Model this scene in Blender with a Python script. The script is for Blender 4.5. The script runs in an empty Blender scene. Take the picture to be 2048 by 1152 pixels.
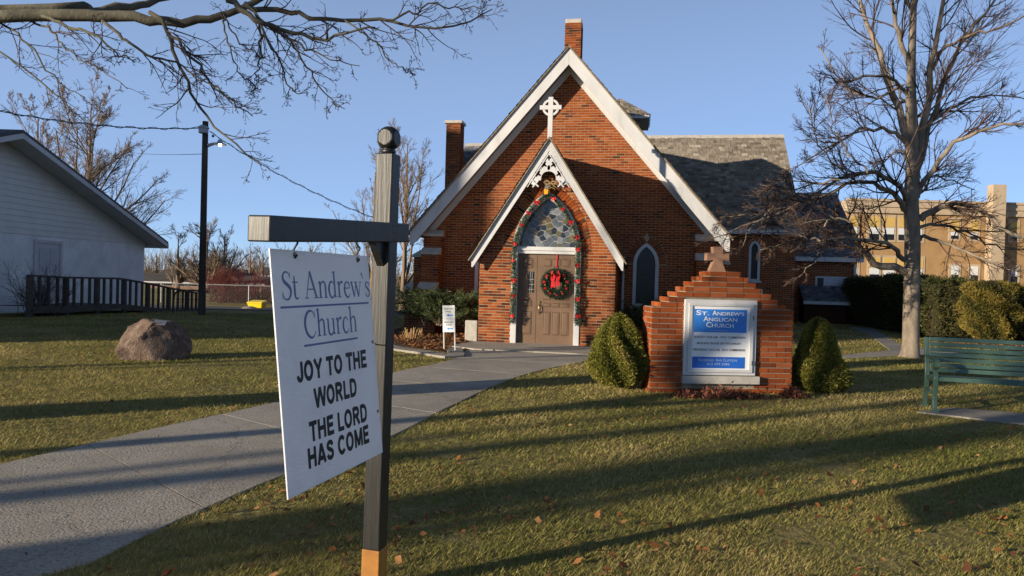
import bpy, math, random
import numpy as np
from mathutils import Vector, Matrix

# ------------------------------------------------------------------ camera, sky, sun, exposure
FPX, CAMH, HORIZON, ROLL = 1430.0, 1.55, 556.0, 0.028
PITCH = math.atan((576 - HORIZON) / FPX)
scene = bpy.context.scene
COL = scene.collection
cam_d = bpy.data.cameras.new('camera')
cam = bpy.data.objects.new('camera', cam_d); COL.objects.link(cam)
cam_d.sensor_width = 36.0; cam_d.lens = 36.0 * FPX / 2048.0
cam_d.clip_start = 0.05; cam_d.clip_end = 3000
cam.matrix_world = (Matrix.Translation((0, 0, CAMH)) @ Matrix.Rotation(math.pi / 2 - PITCH, 4, 'X')
                    @ Matrix.Rotation(ROLL, 4, 'Z'))
scene.camera = cam

SUN_AZ, SUN_EL = math.radians(30.0), math.radians(10.2)     # light travels towards (cos az, sin az)
world = bpy.data.worlds.new('World'); scene.world = world
world.use_nodes = True
wn = world.node_tree.nodes; wl = world.node_tree.links
bg = wn['Background']
sky = wn.new('ShaderNodeTexSky'); sky.sky_type = 'NISHITA'; sky.sun_disc = False
sky.sun_elevation = SUN_EL
sky.sun_rotation = math.atan2(-math.cos(SUN_AZ), -math.sin(SUN_AZ))
sky.altitude = 80; sky.air_density = 0.5; sky.dust_density = 0.0; sky.ozone_density = 3.0
# thin haze whitens the lower sky evenly all round and thins out towards the zenith
mxs = wn.new('ShaderNodeMix'); mxs.data_type = 'RGBA'; mxs.blend_type = 'MULTIPLY'; mxs.inputs[0].default_value = 1.0
mxs.inputs[7].default_value = (0.6, 0.6, 0.6, 1); wl.new(sky.outputs[0], mxs.inputs[6])
wtc = wn.new('ShaderNodeTexCoord'); wsep = wn.new('ShaderNodeSeparateXYZ'); wl.new(wtc.outputs['Generated'], wsep.inputs[0])
wmr = wn.new('ShaderNodeMapRange'); wmr.interpolation_type = 'SMOOTHSTEP'; wl.new(wsep.outputs['Z'], wmr.inputs['Value'])
for i_, v_ in ((1, 0.15), (2, 0.9), (3, 1.0), (4, 0.05)): wmr.inputs[i_].default_value = v_
whz = wn.new('ShaderNodeMix'); whz.data_type = 'RGBA'; whz.inputs[6].default_value = (0, 0, 0, 1); whz.inputs[7].default_value = (1.95, 2.7, 4.1, 1)
wl.new(wmr.outputs[0], whz.inputs[0])
mxa = wn.new('ShaderNodeMix'); mxa.data_type = 'RGBA'; mxa.blend_type = 'ADD'; mxa.inputs[0].default_value = 1.0
wl.new(mxs.outputs[2], mxa.inputs[6]); wl.new(whz.outputs[2], mxa.inputs[7]); wl.new(mxa.outputs[2], bg.inputs['Color'])
bg.inputs['Strength'].default_value = 0.08
sun_d = bpy.data.lights.new('sun', 'SUN'); sun = bpy.data.objects.new('sun', sun_d); COL.objects.link(sun)
sun_d.energy = 5.0; sun_d.angle = math.radians(0.53); sun_d.color = (1.0, 0.86, 0.66)
LDIR = Vector((math.cos(SUN_AZ) * math.cos(SUN_EL), math.sin(SUN_AZ) * math.cos(SUN_EL), -math.sin(SUN_EL)))
sun.rotation_euler = LDIR.to_track_quat('-Z', 'Y').to_euler()
scene.view_settings.view_transform = 'Standard'; scene.view_settings.look = 'None'
scene.view_settings.exposure = 0.7; scene.view_settings.gamma = 1.0
scene.view_settings.use_curve_mapping = False
scene.cycles.use_denoising = True
scene.cycles.max_bounces = 6; scene.cycles.transparent_max_bounces = 8

# ------------------------------------------------------------------ pixel helpers (photo pixel -> direction; distance from what it touches)
_c, _s = math.cos(PITCH), math.sin(PITCH)
_cr, _sr = math.cos(ROLL), math.sin(ROLL)
def ray(px, py):
    x = (px - 1024) / FPX; y = -(py - 576) / FPX
    xr = x * _cr - y * _sr; yr = x * _sr + y * _cr
    return np.array([xr, _c + yr * _s, -_s + yr * _c])
def sstep(t):
    t = np.clip(t, 0, 1); return t * t * (3 - 2 * t)
def gz(X, Y):                                   # ground height
    X = np.asarray(X, float); Y = np.asarray(Y, float)
    left = sstep((3 - X) / 6) * sstep((Y - 18) / 25) * -0.55
    right = sstep((X - 4) / 5) * sstep((Y - 16) / 12) * 0.14
    return left + right
def P(px, py, Y):
    r = ray(px, py); return np.array([0, 0, CAMH]) + r * (Y / r[1])
def G(px, py):
    r = ray(px, py); z = 0.0
    for _ in range(60):
        p = r * ((z - CAMH) / r[2]); z = float(gz(p[0], p[1]))
    return np.array([p[0], p[1], z])
TH = math.radians(10.0)                          # church frame: u right along the front, v into the building
CO = np.array([0.82, 16.6])
U = np.array([math.cos(TH), -math.sin(TH)]); V = np.array([math.sin(TH), math.cos(TH)])
def uz(px, py, v):                               # pixel on the church plane v = const -> (u, z)
    r = ray(px, py); o = CO + V * v
    k = (o @ V) / (r[:2] @ V); p = r * k
    return float((p[:2] - o) @ U), float(p[2] + CAMH)
def CW(u, v, z=0.0):
    q = CO + U * u + V * v; return np.array([q[0], q[1], z])

# ------------------------------------------------------------------ object helpers
def tag(o, label=None, cat=None, group=None, kind=None):
    if label: o['label'] = label
    if cat: o['category'] = cat
    if group: o['group'] = group
    if kind: o['kind'] = kind
    return o
def empty(name, loc=(0, 0, 0), rz=0.0, label=None, cat=None, group=None):
    o = bpy.data.objects.new(name, None); COL.objects.link(o)
    o.location = loc; o.rotation_euler = (0, 0, rz); o.empty_display_size = 0.2
    return tag(o, label, cat, group)
def link(name, me, mat=None, parent=None):
    if mat is not None and len(me.materials) == 0: me.materials.append(mat)
    o = bpy.data.objects.new(name, me); COL.objects.link(o)
    if parent is not None: o.parent = parent
    return o
def mesh_np(name, Vt, Fc, mat=None, parent=None, smooth=False, tone=None):
    """Vt (n,3); Fc (m,k) all the same size; tone: one value per face"""
    Vt = np.asarray(Vt, np.float32).reshape(-1, 3); Fc = np.asarray(Fc, np.int32)
    m, k = Fc.shape
    me = bpy.data.meshes.new(name)
    me.vertices.add(len(Vt)); me.vertices.foreach_set('co', Vt.ravel())
    me.loops.add(m * k); me.loops.foreach_set('vertex_index', Fc.ravel())
    me.polygons.add(m); me.polygons.foreach_set('loop_start', np.arange(0, m * k, k, dtype=np.int32))
    if smooth: me.polygons.foreach_set('use_smooth', np.ones(m, bool))
    if tone is not None:
        a = me.attributes.new('tone', 'FLOAT', 'FACE'); a.data.foreach_set('value', np.asarray(tone, np.float32))
    me.update(calc_edges=True)
    return link(name, me, mat, parent)
class MB:
    """collects simple solids; build() links them as one mesh object"""
    def __init__(s): s.v = []; s.f = []; s.t = []; s.tone = 0.5
    def add(s, vs, fs):
        b = len(s.v); s.v += [tuple(map(float, q)) for q in vs]
        s.f += [tuple(i + b for i in f) for f in fs]; s.t += [s.tone] * len(fs); return s
    def box(s, x0, x1, y0, y1, z0, z1):
        return s.add([(x0,y0,z0),(x1,y0,z0),(x1,y1,z0),(x0,y1,z0),(x0,y0,z1),(x1,y0,z1),(x1,y1,z1),(x0,y1,z1)],
                     [(0,3,2,1),(4,5,6,7),(0,1,5,4),(1,2,6,5),(2,3,7,6),(3,0,4,7)])
    def prism(s, pts, d, cap=True):
        """closed planar loop pts extruded by vector d"""
        n = len(pts); d = np.asarray(d, float); pts = [np.asarray(p, float) for p in pts]
        nrm = np.zeros(3)
        for i in range(n): nrm += np.cross(pts[i], pts[(i + 1) % n])
        if nrm @ d > 0: pts = pts[::-1]
        fs = [tuple(range(n)), tuple(range(2 * n - 1, n - 1, -1))] if cap else []
        fs += [(i, i + n, (i + 1) % n + n, (i + 1) % n) for i in range(n)]
        return s.add(pts + [p + d for p in pts], fs)
    def bar(s, a, b, w, h, up=(0, 0, 1)):
        a = np.asarray(a, float); b = np.asarray(b, float); t = b - a; t = t / np.linalg.norm(t)
        x = np.cross(t, up); x = x / (np.linalg.norm(x) + 1e-9); y = np.cross(x, t)
        q = [a + x * i * w / 2 + y * j * h / 2 for i, j in ((-1,-1),(1,-1),(1,1),(-1,1))]
        return s.prism(q, b - a)
    def tube(s, pts, r, n=8, cap=True):
        pts = [np.asarray(p, float) for p in pts]; k = len(pts)
        if not hasattr(r, '__len__'): r = [r] * k
        t = [pts[min(i + 1, k - 1)] - pts[max(i - 1, 0)] for i in range(k)]
        ref = np.array([0, 0, 1.0]) if abs(t[0][2]) < 0.8 * np.linalg.norm(t[0]) else np.array([1.0, 0, 0])
        vs = []
        for i in range(k):
            tt = t[i] / (np.linalg.norm(t[i]) + 1e-9); x = np.cross(tt, ref); x /= np.linalg.norm(x) + 1e-9; y = np.cross(tt, x)
            for j in range(n):
                a = 2 * math.pi * j / n; vs.append(pts[i] + (x * math.cos(a) + y * math.sin(a)) * r[i])
        fs = [(i * n + j, (i + 1) * n + j, (i + 1) * n + (j + 1) % n, i * n + (j + 1) % n) for i in range(k - 1) for j in range(n)]
        if cap: fs += [tuple(range(n)), tuple(range(k * n - 1, (k - 1) * n - 1, -1))]
        return s.add(vs, fs)
    def lathe(s, prof, n=16, c=(0, 0, 0)):
        vs = []; k = len(prof)
        for r, z in prof:
            for j in range(n):
                a = 2 * math.pi * j / n; vs.append((c[0] + r * math.cos(a), c[1] + r * math.sin(a), c[2] + z))
        fs = [(i * n + j, i * n + (j + 1) % n, (i + 1) * n + (j + 1) % n, (i + 1) * n + j) for i in range(k - 1) for j in range(n)]
        fs += [tuple(range(n - 1, -1, -1)), tuple(range((k - 1) * n, k * n))]
        return s.add(vs, fs)
    def build(s, name, mat, parent=None, smooth=False, bevel=0.0, tone=False):
        me = bpy.data.meshes.new(name); me.from_pydata(s.v, [], s.f)
        if tone:
            a = me.attributes.new('tone', 'FLOAT', 'FACE'); a.data.foreach_set('value', np.asarray(s.t, np.float32))
        if smooth: me.polygons.foreach_set('use_smooth', np.ones(len(me.polygons), bool))
        me.update()
        o = link(name, me, mat, parent)
        if bevel:
            m = o.modifiers.new('bevel', 'BEVEL'); m.width = bevel; m.segments = 2; m.limit_method = 'ANGLE'
        return o
def spline(pts, n):
    """Catmull-Rom through pts, n samples"""
    p = np.asarray(pts, float); p = np.vstack([2 * p[0] - p[1], p, 2 * p[-1] - p[-2]])
    k = len(p) - 3; out = []
    for t in np.linspace(0, k, n):
        i = min(int(t), k - 1); f = t - i; a, b, c, d = p[i:i + 4]
        out.append(0.5 * (2*b + (c-a)*f + (2*a-5*b+4*c-d)*f*f + (3*b-a-3*c+d)*f**3))
    return np.array(out)

# ------------------------------------------------------------------ materials
def rgb(c): return (c[0], c[1], c[2], 1.0)
def mat_base(name, rough=0.8, spec=0.3):
    m = bpy.data.materials.new(name); m.use_nodes = True
    nt = m.node_tree; b = nt.nodes['Principled BSDF']
    b.inputs['Roughness'].default_value = rough; b.inputs['Specular IOR Level'].default_value = spec
    return m, nt, b
def nd(nt, t, **kw):
    n = nt.nodes.new(t)
    for k, v in kw.items(): setattr(n, k, v)
    return n
def ramp(nt, stops, interp='LINEAR'):
    r = nd(nt, 'ShaderNodeValToRGB'); r.color_ramp.interpolation = interp
    while len(r.color_ramp.elements) < len(stops): r.color_ramp.elements.new(0.5)
    for e, (p, c) in zip(r.color_ramp.elements, stops): e.position = p; e.color = rgb(c)
    return r
def noise(nt, scale, detail=4, coord='Object', rough=0.6, stretch=None):
    tc = nd(nt, 'ShaderNodeTexCoord'); n = nd(nt, 'ShaderNodeTexNoise')
    n.inputs['Scale'].default_value = scale; n.inputs['Detail'].default_value = detail; n.inputs['Roughness'].default_value = rough
    src = tc.outputs[coord]
    if stretch:
        mp = nd(nt, 'ShaderNodeMapping'); mp.inputs['Scale'].default_value = stretch
        nt.links.new(src, mp.inputs['Vector']); src = mp.outputs[0]
    nt.links.new(src, n.inputs['Vector']); return n
def bump(nt, b, src, strength, dist):
    bp = nd(nt, 'ShaderNodeBump'); bp.inputs['Strength'].default_value = strength; bp.inputs['Distance'].default_value = dist
    nt.links.new(src, bp.inputs['Height']); nt.links.new(bp.outputs[0], b.inputs['Normal'])
def noisy(name, stops, scale, rough=0.85, bumpd=0.0, detail=5, stretch=None, spec=0.25, fine=None, fine_amt=0.3, bstr=0.6):
    m, nt, b = mat_base(name, rough, spec)
    n = noise(nt, scale, detail, stretch=stretch); r = ramp(nt, stops); nt.links.new(n.outputs['Fac'], r.inputs[0])
    out = r.outputs[0]; h = n.outputs['Fac']
    if fine:
        n2 = noise(nt, fine, 3); mx = nd(nt, 'ShaderNodeMix', data_type='RGBA', blend_type='OVERLAY')
        mx.inputs[0].default_value = fine_amt; nt.links.new(out, mx.inputs[6]); nt.links.new(n2.outputs['Fac'], mx.inputs[7])
        out = mx.outputs[2]; h = n2.outputs['Fac']
    nt.links.new(out, b.inputs['Base Color'])
    if bumpd: bump(nt, b, h, bstr, bumpd)
    return m
def flat(name, c, rough=0.6, spec=0.4, var=0.12, scale=6.0, metal=0.0):
    lo = tuple(x * (1 - var) for x in c); hi = tuple(min(1, x * (1 + var)) for x in c)
    m = noisy(name, [(0.3, lo), (0.7, hi)], scale, rough, spec=spec)
    m.node_tree.nodes['Principled BSDF'].inputs['Metallic'].default_value = metal
    return m
def toned(name, stops, src='tone', rough=0.9, nscale=30, namt=0.35, bumpd=0.002, interp='LINEAR', big=1.2, bigamt=0.35, spec=0.2):
    """colour per piece from the face attribute 'tone' (or the object's random), with grain and large stains"""
    m, nt, b = mat_base(name, rough, spec)
    if src == 'random':
        s = nd(nt, 'ShaderNodeObjectInfo').outputs['Random']
    else:
        s = nd(nt, 'ShaderNodeAttribute', attribute_name='tone').outputs['Fac']
    r = ramp(nt, stops, interp); nt.links.new(s, r.inputs[0])
    n = noise(nt, nscale, 5); mx = nd(nt, 'ShaderNodeMix', data_type='RGBA', blend_type='OVERLAY'); mx.inputs[0].default_value = namt
    nt.links.new(r.outputs[0], mx.inputs[6]); nt.links.new(n.outputs['Fac'], mx.inputs[7])
    geo = nd(nt, 'ShaderNodeNewGeometry'); n2 = nd(nt, 'ShaderNodeTexNoise'); n2.inputs['Scale'].default_value = big; n2.inputs['Detail'].default_value = 4
    nt.links.new(geo.outputs['Position'], n2.inputs['Vector'])
    mx2 = nd(nt, 'ShaderNodeMix', data_type='RGBA', blend_type='OVERLAY'); mx2.inputs[0].default_value = bigamt
    nt.links.new(mx.outputs[2], mx2.inputs[6]); nt.links.new(n2.outputs['Fac'], mx2.inputs[7])
    nt.links.new(mx2.outputs[2], b.inputs['Base Color'])
    if bumpd: bump(nt, b, n.outputs['Fac'], 0.7, bumpd)
    return m
BRICK = [(0.0, (0.05, 0.020, 0.013)), (0.14, (0.10, 0.030, 0.014)), (0.30, (0.18, 0.042, 0.012)), (0.62, (0.24, 0.057, 0.014)),
         (0.86, (0.28, 0.077, 0.021)), (1.0, (0.26, 0.095, 0.042))]
M = {}
M['brick'] = toned('brick', BRICK, spec=0.06); M['brick_obj'] = toned('brick_single', BRICK, 'random', spec=0.06)
MBR = [(0.0, (0.12, 0.034, 0.015)), (0.3, (0.19, 0.047, 0.016)), (0.75, (0.25, 0.062, 0.018)), (1.0, (0.27, 0.085, 0.034))]
M['mbrick'] = toned('sign_brick', MBR, 'random', nscale=14, namt=0.5, spec=0.06, bigamt=0.5, big=2.5)
M['mortar'] = noisy('mortar', [(0.3, (0.28, 0.21, 0.135)), (0.7, (0.39, 0.31, 0.21))], 6, 0.95, 0.003, fine=120)
M['mmortar'] = noisy('sign_mortar', [(0.3, (0.17, 0.14, 0.10)), (0.7, (0.29, 0.24, 0.18))], 6, 0.95, 0.003, fine=120)
M['white'] = noisy('white_paint', [(0.25, (0.40, 0.395, 0.385)), (0.42, (0.48, 0.48, 0.48)), (0.6, (0.53, 0.53, 0.535))], 2.2, 0.55, 0.001, stretch=(1, 1, 0.4), fine=60, fine_amt=0.12)
M['stone'] = noisy('limestone', [(0.3, (0.33, 0.31, 0.27)), (0.7, (0.47, 0.44, 0.39))], 8, 0.9, 0.004, fine=90)
M['shingle'] = toned('cedar_shingle', [(0.0, (0.09, 0.075, 0.058)), (0.3, (0.15, 0.125, 0.10)), (0.7, (0.22, 0.19, 0.15)), (1.0, (0.33, 0.29, 0.235))], nscale=18, bumpd=0.004, big=0.5, bigamt=0.3)
M['slate'] = toned('grey_shingle', [(0.0, (0.05, 0.055, 0.065)), (0.6, (0.12, 0.125, 0.14)), (1.0, (0.22, 0.22, 0.23))], nscale=18, bumpd=0.003)
M['wood_dark'] = noisy('weathered_board', [(0.3, (0.14, 0.11, 0.08)), (0.7, (0.27, 0.22, 0.16))], 5, 0.9, 0.003, stretch=(1, 1, 6))
M['door'] = noisy('brown_door_paint', [(0.3, (0.135, 0.085, 0.055)), (0.7, (0.17, 0.108, 0.07))], 3, 0.5, 0.0008, fine=50, fine_amt=0.15)
M['brass'] = flat('aged_brass', (0.20, 0.15, 0.08), 0.4, 0.5, metal=0.8)
M['iron'] = flat('black_iron', (0.02, 0.02, 0.02), 0.5)
M['glass_dark'] = flat('dark_window_glass', (0.012, 0.013, 0.016), 0.25, 0.3, 0.4, 2)
M['lead'] = flat('lead_came', (0.45, 0.43, 0.38), 0.6)
M['concrete'] = noisy('concrete', [(0.25, (0.22, 0.197, 0.165)), (0.5, (0.28, 0.255, 0.215)), (0.75, (0.35, 0.32, 0.275))], 1.6, 0.95, 0.006, fine=70, fine_amt=0.6, bstr=1.0)
m, nt, b = mat_base('path_concrete', 0.95, 0.2)                 # worn concrete: aggregate, stains, hairline cracks
n1 = noise(nt, 0.9, 6); r1 = ramp(nt, [(0.3, (0.28, 0.245, 0.20)), (0.5, (0.36, 0.32, 0.262)), (0.7, (0.43, 0.385, 0.32))]); nt.links.new(n1.outputs['Fac'], r1.inputs[0])
n2 = noise(nt, 55, 4); r2 = ramp(nt, [(0.32, (0.12, 0.12, 0.12)), (0.45, (0.48, 0.48, 0.48)), (0.6, (0.52, 0.52, 0.52)), (0.74, (0.95, 0.95, 0.95))]); nt.links.new(n2.outputs['Fac'], r2.inputs[0])
mx = nd(nt, 'ShaderNodeMix', data_type='RGBA', blend_type='OVERLAY'); mx.inputs[0].default_value = 0.75; nt.links.new(r1.outputs[0], mx.inputs[6]); nt.links.new(r2.outputs[0], mx.inputs[7])
n3 = noise(nt, 1.7, 5); vm = nd(nt, 'ShaderNodeVectorMath', operation='MULTIPLY_ADD'); vm.inputs[1].default_value = (0.9, 0.9, 0); tc = nd(nt, 'ShaderNodeTexCoord')
nt.links.new(n3.outputs['Color'], vm.inputs[0]); nt.links.new(tc.outputs['Object'], vm.inputs[2]); vo = nd(nt, 'ShaderNodeTexVoronoi', feature='DISTANCE_TO_EDGE'); vo.inputs['Scale'].default_value = 0.33; nt.links.new(vm.outputs[0], vo.inputs['Vector'])
r3 = ramp(nt, [(0.0, (0.35, 0.33, 0.3)), (0.006, (1, 1, 1))]); nt.links.new(vo.outputs['Distance'], r3.inputs[0])
mx2 = nd(nt, 'ShaderNodeMix', data_type='RGBA', blend_type='MULTIPLY'); mx2.inputs[0].default_value = 0.4; nt.links.new(mx.outputs[2], mx2.inputs[6]); nt.links.new(r3.outputs[0], mx2.inputs[7])
nt.links.new(mx2.outputs[2], b.inputs['Base Color']); bump(nt, b, n2.outputs['Fac'], 1.0, 0.006); M['path'] = m
M['asphalt'] = noisy('asphalt', [(0.3, (0.05, 0.05, 0.052)), (0.7, (0.085, 0.083, 0.08))], 3, 0.95, 0.003, fine=200)
M['red'] = flat('red_ribbon', (0.55, 0.012, 0.015), 0.45, 0.4, 0.25, 20)
M['black_paint'] = noisy('black_painted_timber', [(0.3, (0.008, 0.008, 0.0075)), (0.62, (0.02, 0.0195, 0.018)), (0.8, (0.065, 0.058, 0.047))], 14, 0.42, 0.0018, stretch=(7, 7, 0.35), bstr=0.7, spec=0.45)
M['yellow_paint'] = flat('ochre_paint', (0.36, 0.15, 0.025), 0.6, var=0.3)
M['green_metal'] = noisy('green_enamel', [(0.3, (0.05, 0.10, 0.075)), (0.7, (0.075, 0.135, 0.10))], 12, 0.38, 0.0006, spec=0.5, fine=60, fine_amt=0.15)
def leafmat(name, stops, rough=0.7, trans=0.25):
    m, nt, b = mat_base(name, rough, 0.25)
    s = nd(nt, 'ShaderNodeAttribute', attribute_name='tone'); r = ramp(nt, stops); nt.links.new(s.outputs['Fac'], r.inputs[0])
    nt.links.new(r.outputs[0], b.inputs['Base Color'])
    if trans:
        t = nd(nt, 'ShaderNodeBsdfTranslucent'); nt.links.new(r.outputs[0], t.inputs['Color'])
        mx = nd(nt, 'ShaderNodeMixShader'); mx.inputs[0].default_value = trans
        out = nt.nodes['Material Output']; nt.links.new(b.outputs[0], mx.inputs[1]); nt.links.new(t.outputs[0], mx.inputs[2]); nt.links.new(mx.outputs[0], out.inputs['Surface'])
    return m
M['spruce'] = leafmat('spruce_needles', [(0.0, (0.07, 0.08, 0.016)), (0.5, (0.20, 0.195, 0.032)), (0.9, (0.32, 0.29, 0.055)), (1.0, (0.40, 0.28, 0.12))])
M['cedar'] = leafmat('cedar_leaves', [(0.0, (0.025, 0.032, 0.012)), (0.7, (0.075, 0.08, 0.02)), (1.0, (0.17, 0.14, 0.03))])
M['juniper'] = leafmat('juniper_needles', [(0.0, (0.03, 0.05, 0.02)), (0.6, (0.085, 0.115, 0.045)), (1.0, (0.17, 0.19, 0.085))])
M['garland'] = leafmat('garland_needles', [(0.0, (0.03, 0.055, 0.035)), (0.6, (0.075, 0.12, 0.075)), (1.0, (0.20, 0.25, 0.17))])
M['grass'] = leafmat('grass_blades', [(0.0, (0.11, 0.135, 0.026)), (0.35, (0.23, 0.225, 0.05)), (0.65, (0.42, 0.345, 0.12)), (1.0, (0.62, 0.49, 0.23))], 0.75, 0.35)
M['leaf'] = leafmat('dead_leaves', [(0.0, (0.09, 0.035, 0.015)), (0.5, (0.26, 0.10, 0.03)), (1.0, (0.42, 0.22, 0.09))], 0.8, 0.2)
M['redtwig'] = leafmat('red_twigs', [(0.0, (0.09, 0.02, 0.018)), (1.0, (0.26, 0.055, 0.045))], 0.8, 0)
M['bark'] = noisy('grey_bark', [(0.3, (0.12, 0.096, 0.074)), (0.7, (0.28, 0.23, 0.175))], 7, 0.95, 0.012, stretch=(1, 1, 0.3), fine=45, fine_amt=0.4)
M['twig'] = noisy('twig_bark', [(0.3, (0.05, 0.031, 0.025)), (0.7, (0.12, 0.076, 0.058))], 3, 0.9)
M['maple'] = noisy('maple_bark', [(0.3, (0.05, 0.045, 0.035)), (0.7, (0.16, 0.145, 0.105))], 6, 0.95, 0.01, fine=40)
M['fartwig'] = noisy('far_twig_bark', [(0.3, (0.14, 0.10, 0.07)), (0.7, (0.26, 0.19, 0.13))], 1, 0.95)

# ------------------------------------------------------------------ 2-D shapes with holes
def shape2d(loops, y0, y1):
    """filled outline (first loop) with holes, in the u-z plane, from depth y0 to y1 -> verts, faces"""
    cu = bpy.data.curves.new('tmp', 'CURVE'); cu.dimensions = '2D'; cu.fill_mode = 'BOTH'
    e = abs(y1 - y0) / 2; cu.extrude = e
    for lp in loops:
        sp = cu.splines.new('POLY'); sp.points.add(len(lp) - 1); sp.use_cyclic_u = True
        for q, p in zip(sp.points, lp): q.co = (p[0], p[1], 0, 1)
    ob = bpy.data.objects.new('tmp', cu)
    me = bpy.data.meshes.new_from_object(ob)
    mid = (y0 + y1) / 2
    vs = [(v.co.x, mid - v.co.z, v.co.y) for v in me.vertices]; fs = [tuple(p.vertices) for p in me.polygons]
    bpy.data.objects.remove(ob); bpy.data.curves.remove(cu); bpy.data.meshes.remove(me)
    return vs, fs
def text2d(body, x0, x1, z0, z1, y0, y1, bold=0.0, spacing=1.0):
    """text fitted into the box x0..x1, z0..z1 -> verts, faces"""
    cu = bpy.data.curves.new('tmp', 'FONT'); cu.body = body; cu.size = 1.0; cu.offset = bold; cu.extrude = 0.01; cu.space_character = spacing
    ob = bpy.data.objects.new('tmp', cu); me = bpy.data.meshes.new_from_object(ob)
    a = np.array([v.co[:] for v in me.vertices]); fs = [tuple(p.vertices) for p in me.polygons]
    bpy.data.objects.remove(ob); bpy.data.curves.remove(cu); bpy.data.meshes.remove(me)
    lo, hi = a.min(0), a.max(0); q = (a - lo) / np.maximum(hi - lo, 1e-6)
    vs = np.column_stack([x0 + q[:, 0] * (x1 - x0), y1 + q[:, 2] * (y0 - y1), z0 + q[:, 1] * (z1 - z0)])
    return vs, fs
def solid(name, vf, mat, parent=None):
    return MB().add(*vf).build(name, mat, parent)
def gothic(c, hw, zb, zs, k=1.0, n=12):
    """pointed arch outline: bottom-left, up, apex, down, bottom-right"""
    R = 2 * hw * k; cx = c - hw + R; a1 = math.acos((R - hw) / R)
    L = [(cx - R * math.cos(a), zs + R * math.sin(a)) for a in np.linspace(0, a1, n)]
    Rr = [(2 * c - x, z) for x, z in L[::-1]][1:]
    return [(c - hw, zb)] + L + Rr + [(c + hw, zb)]
def ring(outer, inner, y0, y1):
    """open-bottom band between two outlines of equal length"""
    n = len(outer); vs = []; fs = []
    for (a, b) in zip(outer, inner):
        vs += [(a[0], y0, a[1]), (b[0], y0, b[1]), (b[0], y1, b[1]), (a[0], y1, a[1])]
    for i in range(n - 1):
        p, q = 4 * i, 4 * i + 4
        for j in range(4): fs.append((p + j, q + j, q + (j + 1) % 4, p + (j + 1) % 4))
    fs += [(0, 1, 2, 3), (4 * n - 1, 4 * n - 2, 4 * n - 3, 4 * n - 4)]
    return vs, fs
def clip(poly, a, b, c):
    """keep a*x + b*y <= c"""
    out = []; n = len(poly)
    for i in range(n):
        p, q = poly[i], poly[(i + 1) % n]; dp = a * p[0] + b * p[1] - c; dq = a * q[0] + b * q[1] - c
        if dp <= 0: out.append(p)
        if (dp < 0 < dq) or (dq < 0 < dp):
            t = dp / (dp - dq); out.append((p[0] + (q[0] - p[0]) * t, p[1] + (q[1] - p[1]) * t))
    return out
def brick_field(u0, u1, z0, z1, planes=(), holes=(), L=0.213, H=0.0677, m=0.0125, seed=0):
    """running bond: list of brick outlines; holes: functions (z) -> (ua, ub) or None"""
    rng = random.Random(seed); out = []; k = 0; z = z0
    while z < z1 - 0.01:
        za, zb = z, min(z + H - m, z1); zm = (za + zb) / 2
        spans = [(u0, u1)]
        for h in holes:
            iv = h(zm)
            if iv:
                ns = []
                for a, b in spans:
                    if iv[1] <= a or iv[0] >= b: ns.append((a, b)); continue
                    if iv[0] > a: ns.append((a, iv[0]))
                    if iv[1] < b: ns.append((iv[1], b))
                spans = ns
        off = (k % 2) * L / 2
        for a, b in spans:
            x = u0 - off + math.floor((a - u0 + off) / L) * L
            while x < b:
                xa, xb = max(x + m / 2, a + (m / 2 if a > u0 else 0)), min(x + L - m / 2, b)
                if xb - xa > 0.02:
                    j = rng.uniform(-.0015, .0015)
                    p = [(xa, za + j), (xb, za + j), (xb, zb + j), (xa, zb + j)]
                    for pl in planes:
                        p = clip(p, *pl)
                        if len(p) < 3: break
                    if len(p) >= 3: out.append(p)
                x += L
        z += H; k += 1
    return out
def brick_stuff(name, polys, fn, d, mat, parent, seed=1):
    """all bricks of a wall face as one mesh; fn maps (u,z) to a point, d is the outward step"""
    rng = random.Random(seed); mb = MB()
    for p in polys:
        mb.tone = min(1, max(0, rng.gauss(0.52, 0.2)))
        mb.prism([fn(u, z) for u, z in p], np.asarray(d) * rng.uniform(0.75, 1.2))
    o = mb.build(name, mat, parent, tone=True); o['kind'] = 'stuff'; return o
def shingles(name, org, al, up, width, length, mat, parent, exp=0.14, wm=0.16, h=0.018, seed=0, kind='stuff'):
    org, al, up = [np.asarray(q, float) for q in (org, al, up)]
    al /= np.linalg.norm(al); up /= np.linalg.norm(up); nrm = np.cross(al, up); nrm /= np.linalg.norm(nrm)
    if nrm[2] < 0: nrm = -nrm
    rng = np.random.default_rng(seed); VV = []; T = []
    for k in range(int(length / exp)):
        n = int(width / wm) + 2; w = rng.uniform(0.6, 1.4, n); x = np.concatenate([[0], np.cumsum(w)]); x = x / x[-1] * width
        a, b = x[:-1] + 0.004, x[1:] - 0.004
        s0 = k * exp + rng.normal(0, 0.012, n); s1 = np.full(n, min(length, (k + 1) * exp + 0.05)); hh = h * rng.uniform(0.7, 1.7, n)
        def pt(xx, ss, e): return org + xx[:, None] * al + ss[:, None] * up + e[:, None] * nrm
        z = np.zeros(n)
        VV.append(np.stack([pt(a, s0, hh), pt(b, s0, hh), pt(b, s1, hh * 0.3), pt(a, s1, hh * 0.3), pt(a, s0, z), pt(b, s0, z)], 1))
        T.append(np.clip(rng.normal(0.5, 0.2, n), 0, 1))
    VV = np.concatenate(VV); T = np.concatenate(T); n = len(VV); b = (np.arange(n) * 6)[:, None]
    F = np.concatenate([b + [0, 1, 2, 3], b + [4, 5, 1, 0]])
    o = mesh_np(name, VV.reshape(-1, 3), F, mat, parent, tone=np.concatenate([T, T])); o['kind'] = kind; return o
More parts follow.
